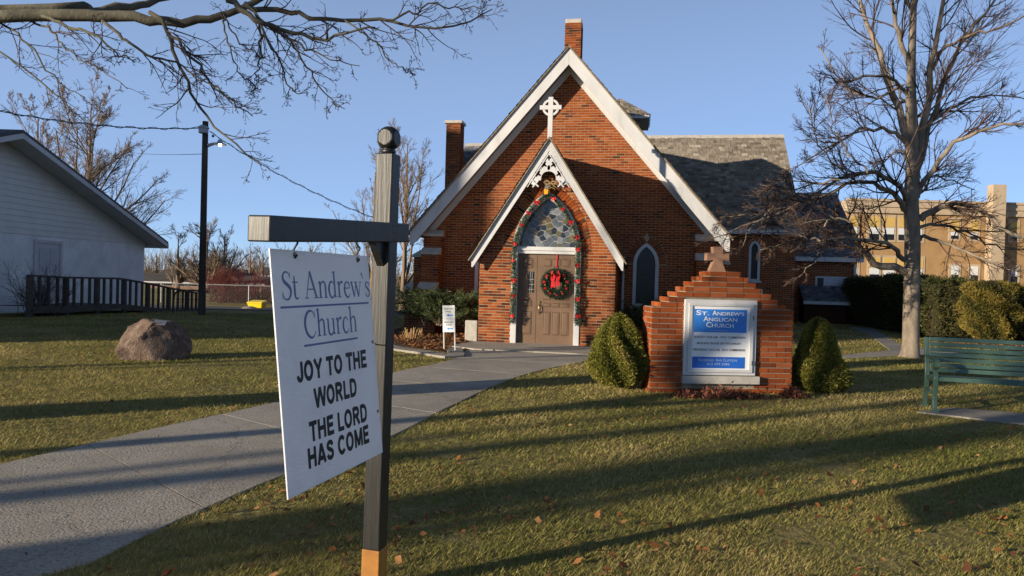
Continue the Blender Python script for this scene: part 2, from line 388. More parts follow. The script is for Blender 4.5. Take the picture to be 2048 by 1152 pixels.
def leaf_cloud(pos, nrm, size, rng, aspect=0.45, spread=0.8, tone=None):
    """little pointed leaves at pos, roughly along nrm -> verts, tri faces, tone"""
    n = len(pos); d = nrm + rng.normal(0, spread, (n, 3)); d /= np.linalg.norm(d, axis=1)[:, None] + 1e-9
    s = np.cross(d, rng.normal(0, 1, (n, 3))); s /= np.linalg.norm(s, axis=1)[:, None] + 1e-9
    L = size * rng.uniform(0.6, 1.4, n)[:, None] if np.isscalar(size) else (size * rng.uniform(0.6, 1.4, n))[:, None]
    v = np.stack([pos - s * L * aspect / 2, pos + s * L * aspect / 2, pos + d * L], 1)
    f = np.arange(n * 3).reshape(n, 3)
    t = rng.uniform(0, 1, n) if tone is None else np.clip(tone + rng.normal(0, 0.15, n), 0, 1)
    return v.reshape(-1, 3), f, t

# ------------------------------------------------------------------ ground, road, paths
def axis(lim, fine, step):
    a = np.arange(-fine, fine + 0.01, step); b = fine + np.geomspace(1, lim - fine, 24)
    return np.concatenate([-b[::-1], a, b])
gx = axis(900, 36, 1.0); gy = axis(900, 36, 1.0) + 20
XX, YY = np.meshgrid(gx, gy); ZZ = gz(XX, YY)
nx, ny = len(gx), len(gy); ii = (np.arange(ny - 1)[:, None] * nx + np.arange(nx - 1)[None, :]).ravel()
m, nt, b = mat_base('lawn_soil', 0.95, 0.1)
n1 = noise(nt, 0.55, 6); n2 = noise(nt, 9, 6)
r1 = ramp(nt, [(0.35, (0.12, 0.105, 0.032)), (0.5, (0.22, 0.175, 0.065)), (0.68, (0.36, 0.28, 0.125))])
ad = nd(nt, 'ShaderNodeMath', operation='MULTIPLY_ADD'); ad.inputs[1].default_value = 0.45; nt.links.new(n2.outputs['Fac'], ad.inputs[0])
sc_ = nd(nt, 'ShaderNodeMath', operation='MULTIPLY'); sc_.inputs[1].default_value = 0.55; nt.links.new(n1.outputs['Fac'], sc_.inputs[0])
nt.links.new(sc_.outputs[0], ad.inputs[2]); nt.links.new(ad.outputs[0], r1.inputs[0]); nt.links.new(r1.outputs[0], b.inputs['Base Color'])
bump(nt, b, n2.outputs['Fac'], 1.0, 0.04); M['lawn'] = m
tag(mesh_np('ground', np.column_stack([XX.ravel(), YY.ravel(), ZZ.ravel()]), np.column_stack([ii, ii + 1, ii + nx + 1, ii + nx]), M['lawn'], smooth=True), kind='structure')

def sheet(name, poly, mat, dz=0.012, parent=None):
    mb = MB(); mb.prism([(x, y, float(gz(x, y)) + dz) for x, y in poly], (0, 0, -0.10)); return mb.build(name, mat, parent)
def even(pts, n):
    p = spline(pts, 200); s = np.concatenate([[0], np.cumsum(np.linalg.norm(np.diff(p, axis=0), axis=1))])
    return np.column_stack([np.interp(np.linspace(0, s[-1], n), s, p[:, i]) for i in range(2)])
def gpts(px): return [G(*p)[:2] for p in px]
apron = [CW(-1.75, 0.1)[:2], CW(-1.95, -1.35)[:2], CW(-1.3, -1.75)[:2], CW(1.9, -1.75)[:2], CW(2.2, -0.9)[:2], CW(1.75, 0.1)[:2]]
lp = gpts([(107, 907), (330, 855), (556, 805), (785, 747), (900, 722)]); rp = gpts([(112, 1147), (300, 1068), (560, 955), (780, 875), (900, 814), (1050, 750)])
d0 = np.array([-1.1, -0.75])
e_ = lp[0] - lp[1]; e_ = e_ / np.linalg.norm(e_); lp = [lp[0] + e_ * 4.4, lp[0] + e_ * 2.2] + lp + [CW(-1.42, -1.79)[:2]]
rp = [rp[0] + np.array([-2.9, -3.2]), rp[0] + np.array([-1.35, -1.35])] + rp + [CW(1.55, -1.79)[:2]]
NS = 9
le, re_ = even(lp, NS * 6 + 1), even(rp, NS * 6 + 1)
path_poly = np.vstack([le, re_[::-1]])
walk = tag(empty('path'), kind='structure')
for k in range(NS):
    a, b = k * 6, k * 6 + 6
    L = le[a:b + 1].copy(); Rr = re_[a:b + 1].copy()
    for S in (L, Rr):
        t = S[1] - S[0]; S[0] += t / np.linalg.norm(t) * 0.006; t = S[-2] - S[-1]; S[-1] += t / np.linalg.norm(t) * 0.006
    sheet('slab', [tuple(q) for q in L] + [tuple(q) for q in Rr[::-1]], M['path'], 0.015, walk)
tag(sheet('porch_apron', [tuple(q) for q in apron], M['path'], 0.035), kind='structure')
bed = [CW(-1.7, 0.0)[:2], CW(-1.92, -1.3)[:2], *[G(*p)[:2] for p in ((905, 708), (840, 700), (785, 690))], CW(-5.2, 2.2)[:2], CW(-4.6, 2.7)[:2], CW(-1.7, 2.4)[:2]]
M['mulch'] = noisy('mulch', [(0.3, (0.03, 0.022, 0.016)), (0.7, (0.09, 0.06, 0.04))], 30, 0.95, 0.03, fine=80)
tag(sheet('mulch_bed', [tuple(q) for q in bed], M['mulch'], 0.02), kind='structure')
kerb = even([CW(-4.9, 0.4)[:2], G(785, 697)[:2], G(845, 707)[:2], G(908, 716)[:2], CW(-1.75, -1.72)[:2]], 24)
mb = MB()
nrm_ = np.gradient(kerb, axis=0); nrm_ = np.column_stack([-nrm_[:, 1], nrm_[:, 0]]) / np.linalg.norm(nrm_, axis=1)[:, None]
for i in range(23):
    q = [kerb[i] - nrm_[i] * .16, kerb[i + 1] - nrm_[i + 1] * .16, kerb[i + 1] + nrm_[i + 1] * .16, kerb[i] + nrm_[i] * .16]
    mb.prism([(x, y, 0.045) for x, y in q], (0, 0, -0.12))
tag(mb.build('garden_kerb', M['concrete']), kind='structure')
kerb_poly = np.vstack([kerb - nrm_ * .18, (kerb + nrm_ * .18)[::-1]])
side = [tuple(G(*p)[:2]) for p in ((1585, 716), (1700, 709), (1830, 697), (1900, 697))]
side_path = np.array([*side, *[tuple(G(*p)[:2]) for p in ((1960, 706), (1830, 711), (1700, 717), (1585, 724))]])
tag(sheet('side_path', [tuple(q) for q in side_path], M['concrete'], 0.012), kind='structure')
door_path = np.array([tuple(G(*p)[:2]) for p in ((1697, 655), (1745, 656), (1800, 690), (1835, 697), (1780, 701), (1740, 672))])
tag(sheet('side_door_path', [tuple(q) for q in door_path], M['concrete'], 0.016), kind='structure')
road = []
ra, rb = np.array([-3.0, 39.0]), np.array([-60.0, 34.0])
mb = MB(); N = 30
for i in range(N):
    q = []
    for t, o in ((i / N, -2.6), ((i + 1) / N, -2.6), ((i + 1) / N, 2.6), (i / N, 2.6)):
        p = ra + (rb - ra) * t; q.append((p[0], p[1] + o, float(gz(p[0], p[1] + o)) + 0.02))
    mb.add(q, [(0, 3, 2, 1)])
tag(mb.build('road', M['asphalt']), kind='structure')
pad = np.array([tuple(G(*p)[:2]) for p in ((1832, 826), (1905, 818), (2150, 838), (2110, 858))])
tag(sheet('bench_pad', [tuple(q) for q in pad], M['concrete'], 0.02), kind='structure')

# ------------------------------------------------------------------ church
church = empty('church', (CO[0], CO[1], 0), -TH, 'red brick church with steep white-trimmed gable and gabled entrance porch', 'church')
VW, VB = 2.5, 2.0                                 # main front wall, main bargeboards
PB = -0.26                                        # porch bargeboards
(uL, zL), (uR, zR), (_, zP) = uz(820, 462, VB), uz(1460, 478, VB), uz(1137, 95, VB)
NU = (uL + uR) / 2; NW = (uR - uL) / 2; ZE = (zL + zR) / 2      # nave centre, half width at barge tips, tip height
SL = (zP - ZE) / NW                                # main slope
WH = NW - 0.42                                     # nave wall half width
print('nave', NU, NW, ZE, zP, SL)
(pl, pz), (pr, pz2), (pu, pzp) = uz(943, 516, PB), uz(1247, 521, PB), uz(1097, 278, PB)
PU = (pl + pr) / 2; PW = (pr - pl) / 2; PZ = (pz + pz2) / 2; PS = (pzp - PZ) / PW
wl_, wr_ = uz(957, 640, 0)[0], uz(1228, 640, 0)[0]
print('porch', PU, PW, PZ, pzp, PS, wl_, wr_)
DC = (uz(1020, 685, 0)[0] + uz(1157, 690, 0)[0]) / 2; DH = (uz(1157, 690, 0)[0] - uz(1020, 685, 0)[0]) / 2
zlin = uz(1095, 508, 0)[1]; zlin2 = uz(1095, 494, 0)[1]
ARK = 1.0; ARC_T = 0.225
zapex = uz(1097, 383, 0)[1]
ZS = zapex - math.sqrt((2 * DH) ** 2 - DH ** 2)     # springing of an equilateral arch
print('door', DC, DH, zlin, zlin2, ZS, zapex)

def arch_hole(c, hw, zb, zs, k, t):
    R = 2 * hw * k; Ro = R + t
    def h(z):
        if z < zb: return None
        if z <= zs: return (c - hw - 0.004, c + hw + 0.004)
        q = Ro * Ro - (z - zs) ** 2
        if q <= 0: return None
        x = math.sqrt(q) - (R - hw)
        return (c - x, c + x) if x > 0 else None
    return h
def voussoirs(c, hw, zs, k, t, n, y0, y1, parent, mat, individual=True, seed=5):
    R = 2 * hw * k; a1 = math.acos((R - hw) / R); rng = random.Random(seed); mb = MB()
    for sgn in (-1, 1):
        for i in range(n):
            a, b = a1 * i / n + 0.0065 / R, a1 * (i + 1) / n - 0.0065 / R
            q = []
            for ang, rr in ((a, R + .004), (b, R + .004), (b, R + t - .004), (a, R + t - .004)):
                x = (R - hw) - rr * math.cos(ang); z = zs + rr * math.sin(ang)
                if x > -0.004: x = -0.004
                q.append((c - sgn * x, y1, z))
            if individual:
                MB().prism(q, (0, y0 - y1, 0)).build('arch_brick', mat, parent)
            else:
                mb.tone = rng.uniform(0.1, 0.7); mb.prism(q, (0, y0 - y1, 0))
    if not individual:
        o = mb.build('arch_bricks', mat, parent, tone=True); o['kind'] = 'stuff'

# --- porch front wall
ztopP = lambda u: pzp - 0.12 - abs(u - PU) * PS
pw_loop = [(wl_, 0), (wl_, ztopP(wl_)), (PU, ztopP(PU)), (wr_, ztopP(wr_)), (wr_, 0)]
open_out = gothic(DC, DH, 0.02, ZS)
pw = solid('porch_wall', shape2d([[(wl_, 0), (DC - DH, 0)] + open_out[1:-1] + [(DC + DH, 0), (wr_, 0), (wr_, ztopP(wr_)), (PU, ztopP(PU)), (wl_, ztopP(wl_))]], 0.0, 0.3), M['mortar'], church)
planes = [(PS, 1, pzp - 0.13 + PS * PU), (-PS, 1, pzp - 0.13 - PS * PU)]
fld = brick_field(wl_, wr_, 0.03, pzp, planes, [arch_hole(DC, DH, 0, ZS, ARK, ARC_T)], seed=3)
fld.sort(key=lambda p: -min(0.06, (max(q[1] for q in p) - min(q[1] for q in p))) * (max(q[0] for q in p) - min(q[0] for q in p)))
unit = MB().box(0, 1, 0, 1, 0, 1); unit_me = bpy.data.meshes.new('brick_unit'); unit_me.from_pydata(unit.v, [], unit.f); unit_me.materials.append(M['brick_obj'])
rng = random.Random(8); rest = []; nb = 0
for p in fld:
    if len(p) == 4 and nb < 290 and abs(p[0][0] - p[3][0]) < 1e-6 and abs(p[1][0] - p[2][0]) < 1e-6:
        d = rng.uniform(0.004, 0.008); o = link('brick', unit_me, None, pw)
        o.location = (p[0][0], -d, p[0][1]); o.scale = (p[1][0] - p[0][0], d + 0.004, p[2][1] - p[0][1]); nb += 1
    else: rest.append(p)
print('porch bricks', nb, 'rest', len(rest))
brick_stuff('bricks', rest, lambda u, z: (u, 0.002, z), (0, -0.007, 0), M['brick'], pw, 4)
voussoirs(DC, DH, ZS, ARK, ARC_T, 24, -0.016, 0.002, pw, M['brick_obj'])
for s, x in ((-1, wl_), (1, wr_)):                 # porch side walls
    w = MB().box(min(x, x - s * .3), max(x, x - s * .3), 0.301, VW - 0.003, 0, PZ + 0.25).build('porch_side_wall', M['mortar'], church)
    f2 = brick_field(0.0, VW, 0.03, PZ + 0.2, seed=6)
    brick_stuff('bricks', f2, lambda v, z, x=x, s=s: (x - s * .002, v, z), (s * 0.011, 0, 0), M['brick'], w, 9)
# --- door frame, doors, transom
fr_in = gothic(DC, DH - 0.15, 0.02, ZS); fr_in = gothic(DC, DH - 0.13, 0.02, ZS + 0.0, 1.0 * (2 * DH - 0.13) / (2 * (DH - 0.13)))
frame = solid('door_frame', ring(open_out, fr_in, -0.03, 0.22), M['white'], church)
ih = DH - 0.13
MB().box(DC - ih - .002, DC + ih + .002, 0.02, 0.2, zlin, zlin2).build('lintel', M['white'], frame, bevel=0.008)
MB().box(DC - ih - .002, DC + ih + .002, -0.01, 0.02, zlin + 0.075, zlin2 + 0.004).build('lintel', M['white'], frame, bevel=0.006)
split = DC - ih + 0.335 * 2 * ih
def door_leaf(a, b, panels, name='door'):
    d = MB().box(a, b, 0.10, 0.145, 0.03, zlin - 0.004).build(name, M['door'], church)
    for (x0, x1, z0, z1) in panels:
        W_, H_ = b - a, zlin - 0.03
        X0, X1, Z0, Z1 = a + x0 * W_, a + x1 * W_, 0.03 + z0 * H_, 0.03 + z1 * H_
        vs = []; t = 0.022
        for (e, y) in ((0, 0.099), (t * 0.45, 0.088), (t * 0.9, 0.099), (t * 1.6, 0.090)):
            vs += [(X0 + e, y, Z0 + e), (X1 - e, y, Z0 + e), (X1 - e, y, Z1 - e), (X0 + e, y, Z1 - e)]
        fs = [(4*i + j, 4*i + (j+1) % 4, 4*i + 4 + (j+1) % 4, 4*i + 4 + j) for i in range(3) for j in range(4)] + [(12, 13, 14, 15)]
        MB().add(vs, fs).build('door_panel', M['door'], d)
    return d
side_leaf = door_leaf(DC - ih, split - 0.004, [(0.22, 0.78, 0.84, 0.95), (0.22, 0.78, 0.41, 0.49), (0.22, 0.78, 0.10, 0.36)])
g = MB().box(split - 0.20, split - 0.07, 0.094, 0.10, 0.03 + 0.56 * zlin, 0.03 + 0.79 * zlin).build('window', M['glass_dark'], side_leaf)
for i in range(2): MB().box(split - 0.2 + 0.043 * (i + 1) - .003, split - 0.2 + 0.043 * (i + 1) + .003, 0.088, 0.0938, 0.03 + 0.56 * zlin, 0.03 + 0.79 * zlin).build('lead_strip', M['lead'], side_leaf)
for i in range(3): MB().box(split - 0.2, split - 0.07, 0.0885, 0.0937, 0.10 + (0.56 + 0.055 * i) * zlin, 0.106 + (0.56 + 0.055 * i) * zlin).build('lead_strip', M['lead'], side_leaf)
main_leaf = door_leaf(split + 0.004, DC + ih, [(x, x + 0.20, z0, z1) for x in (0.18, 0.42, 0.66) for z0, z1 in ((0.86, 0.95), (0.49, 0.80), (0.41, 0.46), (0.10, 0.36))])
h = MB(); hx = split + 0.075; hz = 0.84
h.tube(spline([(hx, 0.1, hz + .1), (hx, 0.045, hz + .085), (hx, 0.03, hz), (hx, 0.05, hz - .07), (hx, 0.1, hz - .085)], 12), 0.011, 8); h.lathe([(0.0, 0), (.03, 0), (.03, .012), (0, .012)], 12, (hx, 0.09, hz + .16))
h.box(hx - .02, hx + .02, 0.09, 0.1, hz - .13, hz + .2); h.build('handle', M['brass'], main_leaf, smooth=False)
for z in (0.3, 1.05, 1.8): MB().tube([(DC - ih + .012, 0.094, z), (DC - ih + .012, 0.094, z + .1)], .008, 6).build('hinge', M['iron'], side_leaf)
MB().box(DC - ih, DC + ih, 0.02, 0.2, 0.0, 0.032).build('door_sill', M['stone'], church)
# stained glass transom: every pane its own piece
zt0 = zlin2 + 0.004
reg = [p for p in fr_in if p[1] > zt0]
def xin(z): 
    pts = [(abs(p[0] - DC), p[1]) for p in fr_in[:len(fr_in) // 2 + 1]]
    return float(np.interp(z, [q[1] for q in pts], [q[0] for q in pts]))
reg = [(DC - xin(zt0), zt0)] + reg + [(DC + xin(zt0), zt0)]
glass = solid('transom_window', shape2d([[(DC + (x - DC) * 0.998, z) for x, z in reg]], 0.13, 0.14), M['lead'], church)
rng = random.Random(21); seeds = []
while len(seeds) < 64:
    x, z = DC + rng.uniform(-ih, ih), rng.uniform(zt0, zapex)
    if abs(x - DC) < xin(z) - 0.02 and all((x - a) ** 2 + (z - b) ** 2 > 0.0045 + 0.006 * ((a * 7.3) % 1) for a, b in seeds): seeds.append((x, z))
    elif rng.random() < 0.002: break
PM = [flat('pane_grey_blue', (0.075, 0.085, 0.10), 0.2, 0.6, 0.35, 9), flat('pane_brown', (0.12, 0.075, 0.03), 0.12, 0.6, 0.35, 9), flat('pane_pale', (0.15, 0.165, 0.18), 0.25, 0.6, 0.3, 9),
      flat('pane_olive', (0.09, 0.08, 0.035), 0.12, 0.6, 0.35, 9), flat('pane_dark', (0.018, 0.02, 0.026), 0.1, 0.6, 0.35, 9)]
for i, (x, z) in enumerate(seeds):
    p = list(reg)
    for j, (a, b) in enumerate(seeds):
        if j != i: p = clip(p, a - x, b - z, ((a * a + b * b) - (x * x + z * z)) / 2)
        if len(p) < 3: break
    if len(p) < 3: continue
    cx = sum(q[0] for q in p) / len(p); cz = sum(q[1] for q in p) / len(p); k = 0.93
    left = x < DC + 0.05 and 0.25 < (z - zt0) / (zapex - zt0) < 0.8
    mm = PM[rng.choice([1, 1, 3, 4] if left and x > DC - 0.35 else [0, 0, 2, 4, 4, 3])]
    tilt = rng.uniform(-.004, .004)
    q = [(cx + (a - cx) * k, 0.13, cz + (b - cz) * k) for a, b in p]
    MB().prism(q, (0, -0.006 + tilt * .3, 0)).build('pane', mm, glass)
# --- porch roof and bargeboards
def rake_board(c, hw, zt, sl, width, y0, y1, sgn, tip=True):
    """board under a rake from the peak down to the tip, sgn -1 left, +1 right; vertical depth width"""
    zt_tip = zt - hw * sl
    q = [(c, zt), (c + sgn * hw, zt_tip), (c + sgn * hw, zt_tip - width * 0.75), (c + sgn * (hw - 0.10 * width), zt_tip - width + 0.05 * sl * 0), (c, zt - width)]
    return [(x, y0, z) for x, z in q], (0, y1 - y0, 0)
def barge(name, c, hw, zt, sl, width, y0, y1, mat, parent):
    out = []
    for s in (-1, 1):
        zt_tip = zt - hw * sl
        q = [(c + s * 0.0015, zt), (c + s * hw, zt_tip), (c + s * hw, zt_tip - width * 0.8), (c + s * (hw - 0.09), zt_tip - width * 0.8 + 0.02 + 0.0), (c + s * 0.0015, zt - width)]
        # keep the lower edge parallel to the rake
        q[3] = (c + s * (hw - width * 0.2 / sl), zt_tip - width * 0.8)
        out.append(MB().prism([(x, y0, z) for x, z in q], (0, y1 - y0, 0)).build(name, mat, parent))
    return out
def gable_roof(c, hw, zt, sl, v0, v1, th, mat, sh_mat, parent, name, seed, exp=0.14, wm=0.17):
    for s in (-1, 1):
        r = MB(); e = np.array([s * hw, 0, -hw * sl]); ln = np.linalg.norm(e)
        nrm = np.array([s * sl, 0, 1.0]); nrm /= np.linalg.norm(nrm)
        a = np.array([c + s * 0.001, v0, zt]); q = [a, a + e, a + e + nrm * th, a + np.array([0, 0, th * math.hypot(1, sl)])]
        r.prism(q, (0, v1 - v0, 0)); o = r.build(name, mat, parent)
        org = np.array([c + s * hw, v0 - 0.02, zt - hw * sl]) + nrm * (th + 0.002)
        shingles('shingles', org, (0, 1, 0), -e / ln, v1 - v0 + 0.02, ln, sh_mat, o, exp, wm, seed=seed + s)
gable_roof(PU, PW + 0.05, pzp, PS, PB - 0.06, VW - 0.004, 0.03, M['wood_dark'], M['shingle'], church, 'porch_roof', 40, 0.13, 0.15)
pbw = 0.27
barge('porch_bargeboard', PU, PW, pzp - 0.004, PS, pbw, PB, PB + 0.045, M['white'], church)
# fretwork panel in the porch peak
zf = uz(1097, 366, PB)[1]; zf2 = uz(1070, 366, PB)[1]
def cross_loop(cx, cz, r, ang, w=0.3):
    o = []
    for i in range(4):
        for (x, z) in ((-w * r, r * 0.28), (-w * r * 0.75, r), (w * r * 0.75, r), (w * r, r * 0.28)):
            a = ang - i * math.pi / 2; o.append((cx + x * math.cos(a) - z * math.sin(a), cz + x * math.sin(a) + z * math.cos(a)))
    return o
def circ(cx, cz, r, n=12, sx=1.0): return [(cx + sx * r * math.cos(2 * math.pi * i / n), cz + r * math.sin(2 * math.pi * i / n)) for i in range(n)]
zf = pzp - 0.98
hwf = (pzp - pbw * 0.8 - zf) / PS
fo = [(PU, pzp - pbw * 0.7), (PU - hwf, zf), (PU - hwf + 0.07, zf - 0.03), (PU - 0.30, zf - 0.10), (PU - 0.24, zf - 0.06), (PU - 0.27, zf + 0.02), (PU - 0.17, zf + 0.05)]
fo += [(PU + 0.17 * math.cos(a), zf + 0.10 + 0.15 * math.sin(a)) for a in np.linspace(math.pi, 0, 9)]
fo += [(PU + 0.17, zf + 0.05), (PU + 0.27, zf + 0.02), (PU + 0.24, zf - 0.06), (PU + 0.30, zf - 0.10), (PU + hwf - 0.07, zf - 0.03), (PU + hwf, zf)]
fa = math.atan2(1, PS)
holes = [cross_loop(PU, zf + 0.555, 0.062, 0), circ(PU, zf + 0.33, 0.06, 10, 0.6)]
for s in (-1, 1):
    for t in (0.38, 0.17): holes.append(cross_loop(PU + s * (0.115 + (0.38 - t) * 0.62), zf + t + 0.02, 0.078, s * fa))
    holes.append(circ(PU + s * 0.165, zf + 0.30, 0.012, 6))
fw = solid('fretwork_panel', shape2d([fo] + holes, PB + 0.012, PB + 0.04), M['white'], church)
for s in (-1, 1):                                  # raised strips on the fretwork
    for d0_, L_ in ((0.0, 0.74),):
        a = np.array([PU + s * 0.02, PB + 0.004, pzp - 0.36 - d0_ * 1.5]); b_ = a + np.array([s * L_ / PS * 0.98, 0, -L_])
        MB().bar(a, b_, 0.016, 0.02, (0, 1, 0)).build('moulding', M['white'], fw)
    MB().bar((PU + s * 0.22, PB + 0.0, zf - 0.11), (PU + s * 0.37, PB + 0.0, zf + 0.03), 0.03, 0.05, (0, 1, 0)).build('moulding', M['white'], fw)
    MB().bar((PU + s * 0.36, PB + 0.002, zf - 0.12), (PU + s * 0.23, PB + 0.002, zf + 0.03), 0.03, 0.05, (0, 1, 0)).build('moulding', M['white'], fw)
# porch soffit boards
for s in (-1, 1):
    a = np.array([PU + s * 0.0, 0, pzp - 0.012]); b_ = np.array([PU + s * (PW - 0.03), 0, pzp - 0.012 - (PW - 0.03) * PS])
    MB().prism([(a[0], PB + 0.046, a[2]), (b_[0], PB + 0.046, b_[2]), (b_[0], PB + 0.046, b_[2] - 0.03), (a[0], PB + 0.046, a[2] - 0.03)], (0, -PB - 0.05 + 0.3, 0)).build('soffit', M['wood_dark'], church)
# --- ringed cross on the porch ridge
zc0 = pzp + 0.02; zc1 = uz(1100, 194, -0.2)[1]; zca = uz(1100, 215, -0.2)[1]; ca = 0.25; rr = 0.195
cr = MB(); cr.box(PU - .055, PU + .055, -0.22, -0.16, zc0, zc1); cr.build('ridge_cross', M['white'], church, bevel=0.006)
MB().box(PU - ca, PU + ca, -0.223, -0.157, zca - .05, zca + .05).build('ridge_cross_arm', M['white'], church, bevel=0.006)
solid('ridge_cross_ring', shape2d([circ(PU, zca, rr, 28), circ(PU, zca, rr - 0.05, 28)], -0.212, -0.168), M['white'], church)

# --- nave front wall with two lancets
WTOP = lambda u: zP - 0.10 - abs(u - NU) * SL
def lancet_px(xl, xr, yt, yb, v):
    (a, z0), (b, _), (_, z1) = uz(xl, yb, v), uz(xr, yb, v), uz((xl + xr) / 2, yt, v)
    return (a + b) / 2, (b - a) / 2, z0, z1
wc, whw, wz0, wz1 = lancet_px(1264, 1315, 486, 612, VW)
wcs = [2 * NU - wc, wc]; WK = 0.95
ap = math.sqrt((2 * whw * WK) ** 2 - (2 * whw * WK - whw) ** 2); wzs = wz1 - ap
ne = ZE - 0.05
fwall_loops = [[(NU - WH, 0), (NU + WH, 0), (NU + WH, WTOP(NU + WH)), (NU, WTOP(NU)), (NU - WH, WTOP(NU - WH))]] + [gothic(c, whw, wz0, wzs, WK) for c in wcs]
front = solid('front_wall', shape2d(fwall_loops, VW, VW + 0.35), M['mortar'], church)
planes = [(SL, 1, zP - 0.11 + SL * NU), (-SL, 1, zP - 0.11 - SL * NU)]
brick_stuff('bricks', brick_field(NU - WH, NU + WH, 0.03, zP, planes, [arch_hole(c, whw, wz0, wzs, WK, 0.2) for c in wcs], seed=13), lambda u, z: (u, VW + .002, z), (0, -0.007, 0), M['brick'], front, 14)
def lancet(c, hw, z0, zs, k, v, parent, ring_t=0.2, nv=13, sill=True):
    w = solid('lancet_window', ring(gothic(c, hw, z0, zs, k), gothic(c, hw - .085, z0 + 0.06, zs, k * hw / (hw - .085) * (1 - .042 / (hw * k))), v - 0.02, v + 0.2), M['white'], parent)
    solid('pane', shape2d([gothic(c, hw - .04, z0 + .01, zs, k)], v + 0.09, v + 0.10), M['glass_dark'], w)
    MB().box(c - hw + .01, c + hw - .01, v - 0.015, v + .19, z0 + 0.003, z0 + .07).build('frame_bottom', M['white'], w)
    for i in range(7):
        z = z0 + 0.2 + i * (zs - z0) / 7; MB().box(c - hw + .07, c + hw - .07, v + .078, v + .089, z, z + .008).build('lead_strip', M['iron'], w)
    MB().box(c - .004, c + .004, v + .079, v + .0895, z0 + .07, zs + .25 * hw).build('lead_strip', M['iron'], w)
    if sill: MB().box(c - hw - .06, c + hw + .06, v - .07, v + .05, z0 - .07, z0 - .002).build('sill', M['white'], w, bevel=.006)
    if ring_t: voussoirs(c, hw, zs, k, ring_t, nv, v - .016, v + .002, w, M['brick'], individual=False, seed=int(c * 10))
for c in wcs: lancet(c, whw, wz0, wzs, WK, VW, church)
# bargeboards, frieze, soffit, roof
BW = 0.43
barge('bargeboard', NU, NW, zP - 0.003, SL, BW, VB, VB + 0.05, M['white'], church)
for s in (-1, 1):
    hw = WH + 0.05
    q = [(NU + s * .001, VW - .03, zP - BW * 0.72), (NU + s * hw, VW - .03, zP - BW * .72 - hw * SL), (NU + s * hw, VW - .03, zP - BW * .72 - hw * SL - .24), (NU + s * .001, VW - .03, zP - BW * .72 - .24)]
    MB().prism(q, (0, 0.027, 0)).build('frieze_board', M['white'], church)
    hw = NW - 0.03
    q = [(NU + s * .001, VB + .052, zP - BW * 0.55), (NU + s * hw, VB + .052, zP - BW * .55 - hw * SL), (NU + s * hw, VB + .052, zP - BW * .55 - hw * SL - .03), (NU + s * .001, VB + .052, zP - BW * .55 - .03)]
    MB().prism(q, (0, VW - VB - .06, 0)).build('soffit', M['white'], church)
NB = 24.0
gable_roof(NU, NW + 0.06, zP, SL, VB - 0.05, NB, 0.03, M['wood_dark'], M['shingle'], church, 'nave_roof', 50, 0.16, 0.2)
for s in (-1, 1):                                  # nave side walls
    x = NU + s * WH
    w = MB().box(min(x, x - s * .35), max(x, x - s * .35), VW + .351, NB - .1, 0, WTOP(x) + .05).build('side_wall', M['mortar'], church)
    brick_stuff('bricks', brick_field(VW, 10.7, 0.03, WTOP(x), seed=16), lambda v, z, x=x, s=s: (x - s * .002, v, z), (s * 0.011, 0, 0), M['brick'], w, 17)
solid('rear_wall', shape2d([[(NU - WH, 0), (NU + WH, 0), (NU + WH, WTOP(NU + WH)), (NU, WTOP(NU)), (NU - WH, WTOP(NU - WH))]], NB - .1, NB + .2), M['brick'], church)

# --- buttresses: brick stages with sloped stone caps
def buttress(c, side, stages, front_v, kind):
    """kind 'front': stands proud of the front wall at u=c; kind 'side': projects sideways from the corner"""
    bt = None; w = 0.24
    for i, (proj, z0, z1) in enumerate(stages):
        if kind == 'front': x0, x1, y0, y1 = c - w, c + w, front_v - proj, front_v - 0.014
        else: x0, x1, y0, y1 = sorted((c, c + side * proj))[0], sorted((c, c + side * proj))[1], front_v + .04, front_v + .04 + 2 * w
        if bt is None:
            bt = MB().box(x0 + .005, x1 - .005, y0 + .005, y1, z0, z1).build('buttress', M['mortar'], church)
            par = bt
        else: par = MB().box(x0 + .005, x1 - .005, y0 + .005, y1, z0, z1).build('stage', M['mortar'], bt)
        polys = brick_field(x0, x1, z0 + .03, z1, seed=int(60 + i + c * 3))
        faces = [(polys, lambda u, z, y0=y0: (u, y0 + .006, z), (0, -.011, 0))]
        p2 = brick_field(y0, y1, z0 + .03, z1, seed=int(70 + i))
        for sx, x in ((-1, x0), (1, x1)): faces.append((p2, lambda v, z, x=x, sx=sx: (x - sx * .006, v, z), (sx * .011, 0, 0)))
        mbb = MB(); rng = random.Random(i + 3)
        for pp, fn, d in faces:
            for p in pp: mbb.tone = min(1, max(0, rng.gauss(.5, .24))); mbb.prism([fn(*q) for q in p], d)
        o = mbb.build('bricks', M['brick'], bt, tone=True); o['kind'] = 'stuff'
        # sloped cap
        cap = MB(); h_ = 0.20
        nxt = stages[i + 1][0] if i + 1 < len(stages) else 0.02
        if kind == 'front':
            q = [(x0 - .03, y0 - .05, z1), (x0 - .03, front_v - nxt + .01, z1), (x0 - .03, front_v - nxt + .01, z1 + h_), (x0 - .03, y0 - .05, z1 + .07)]
            cap.prism(q, (x1 - x0 + .06, 0, 0))
        else:
            xo = c + side * (proj + .05); xi = c + side * (nxt - .01)
            q = [(xo, y0 - .03, z1), (xi, y0 - .03, z1), (xi, y0 - .03, z1 + h_ + .08), (xo, y0 - .03, z1 + .07)]
            cap.prism(q, (0, y1 - y0 + .06, 0))
        cap.build('cap', M['stone'], bt, bevel=.01)
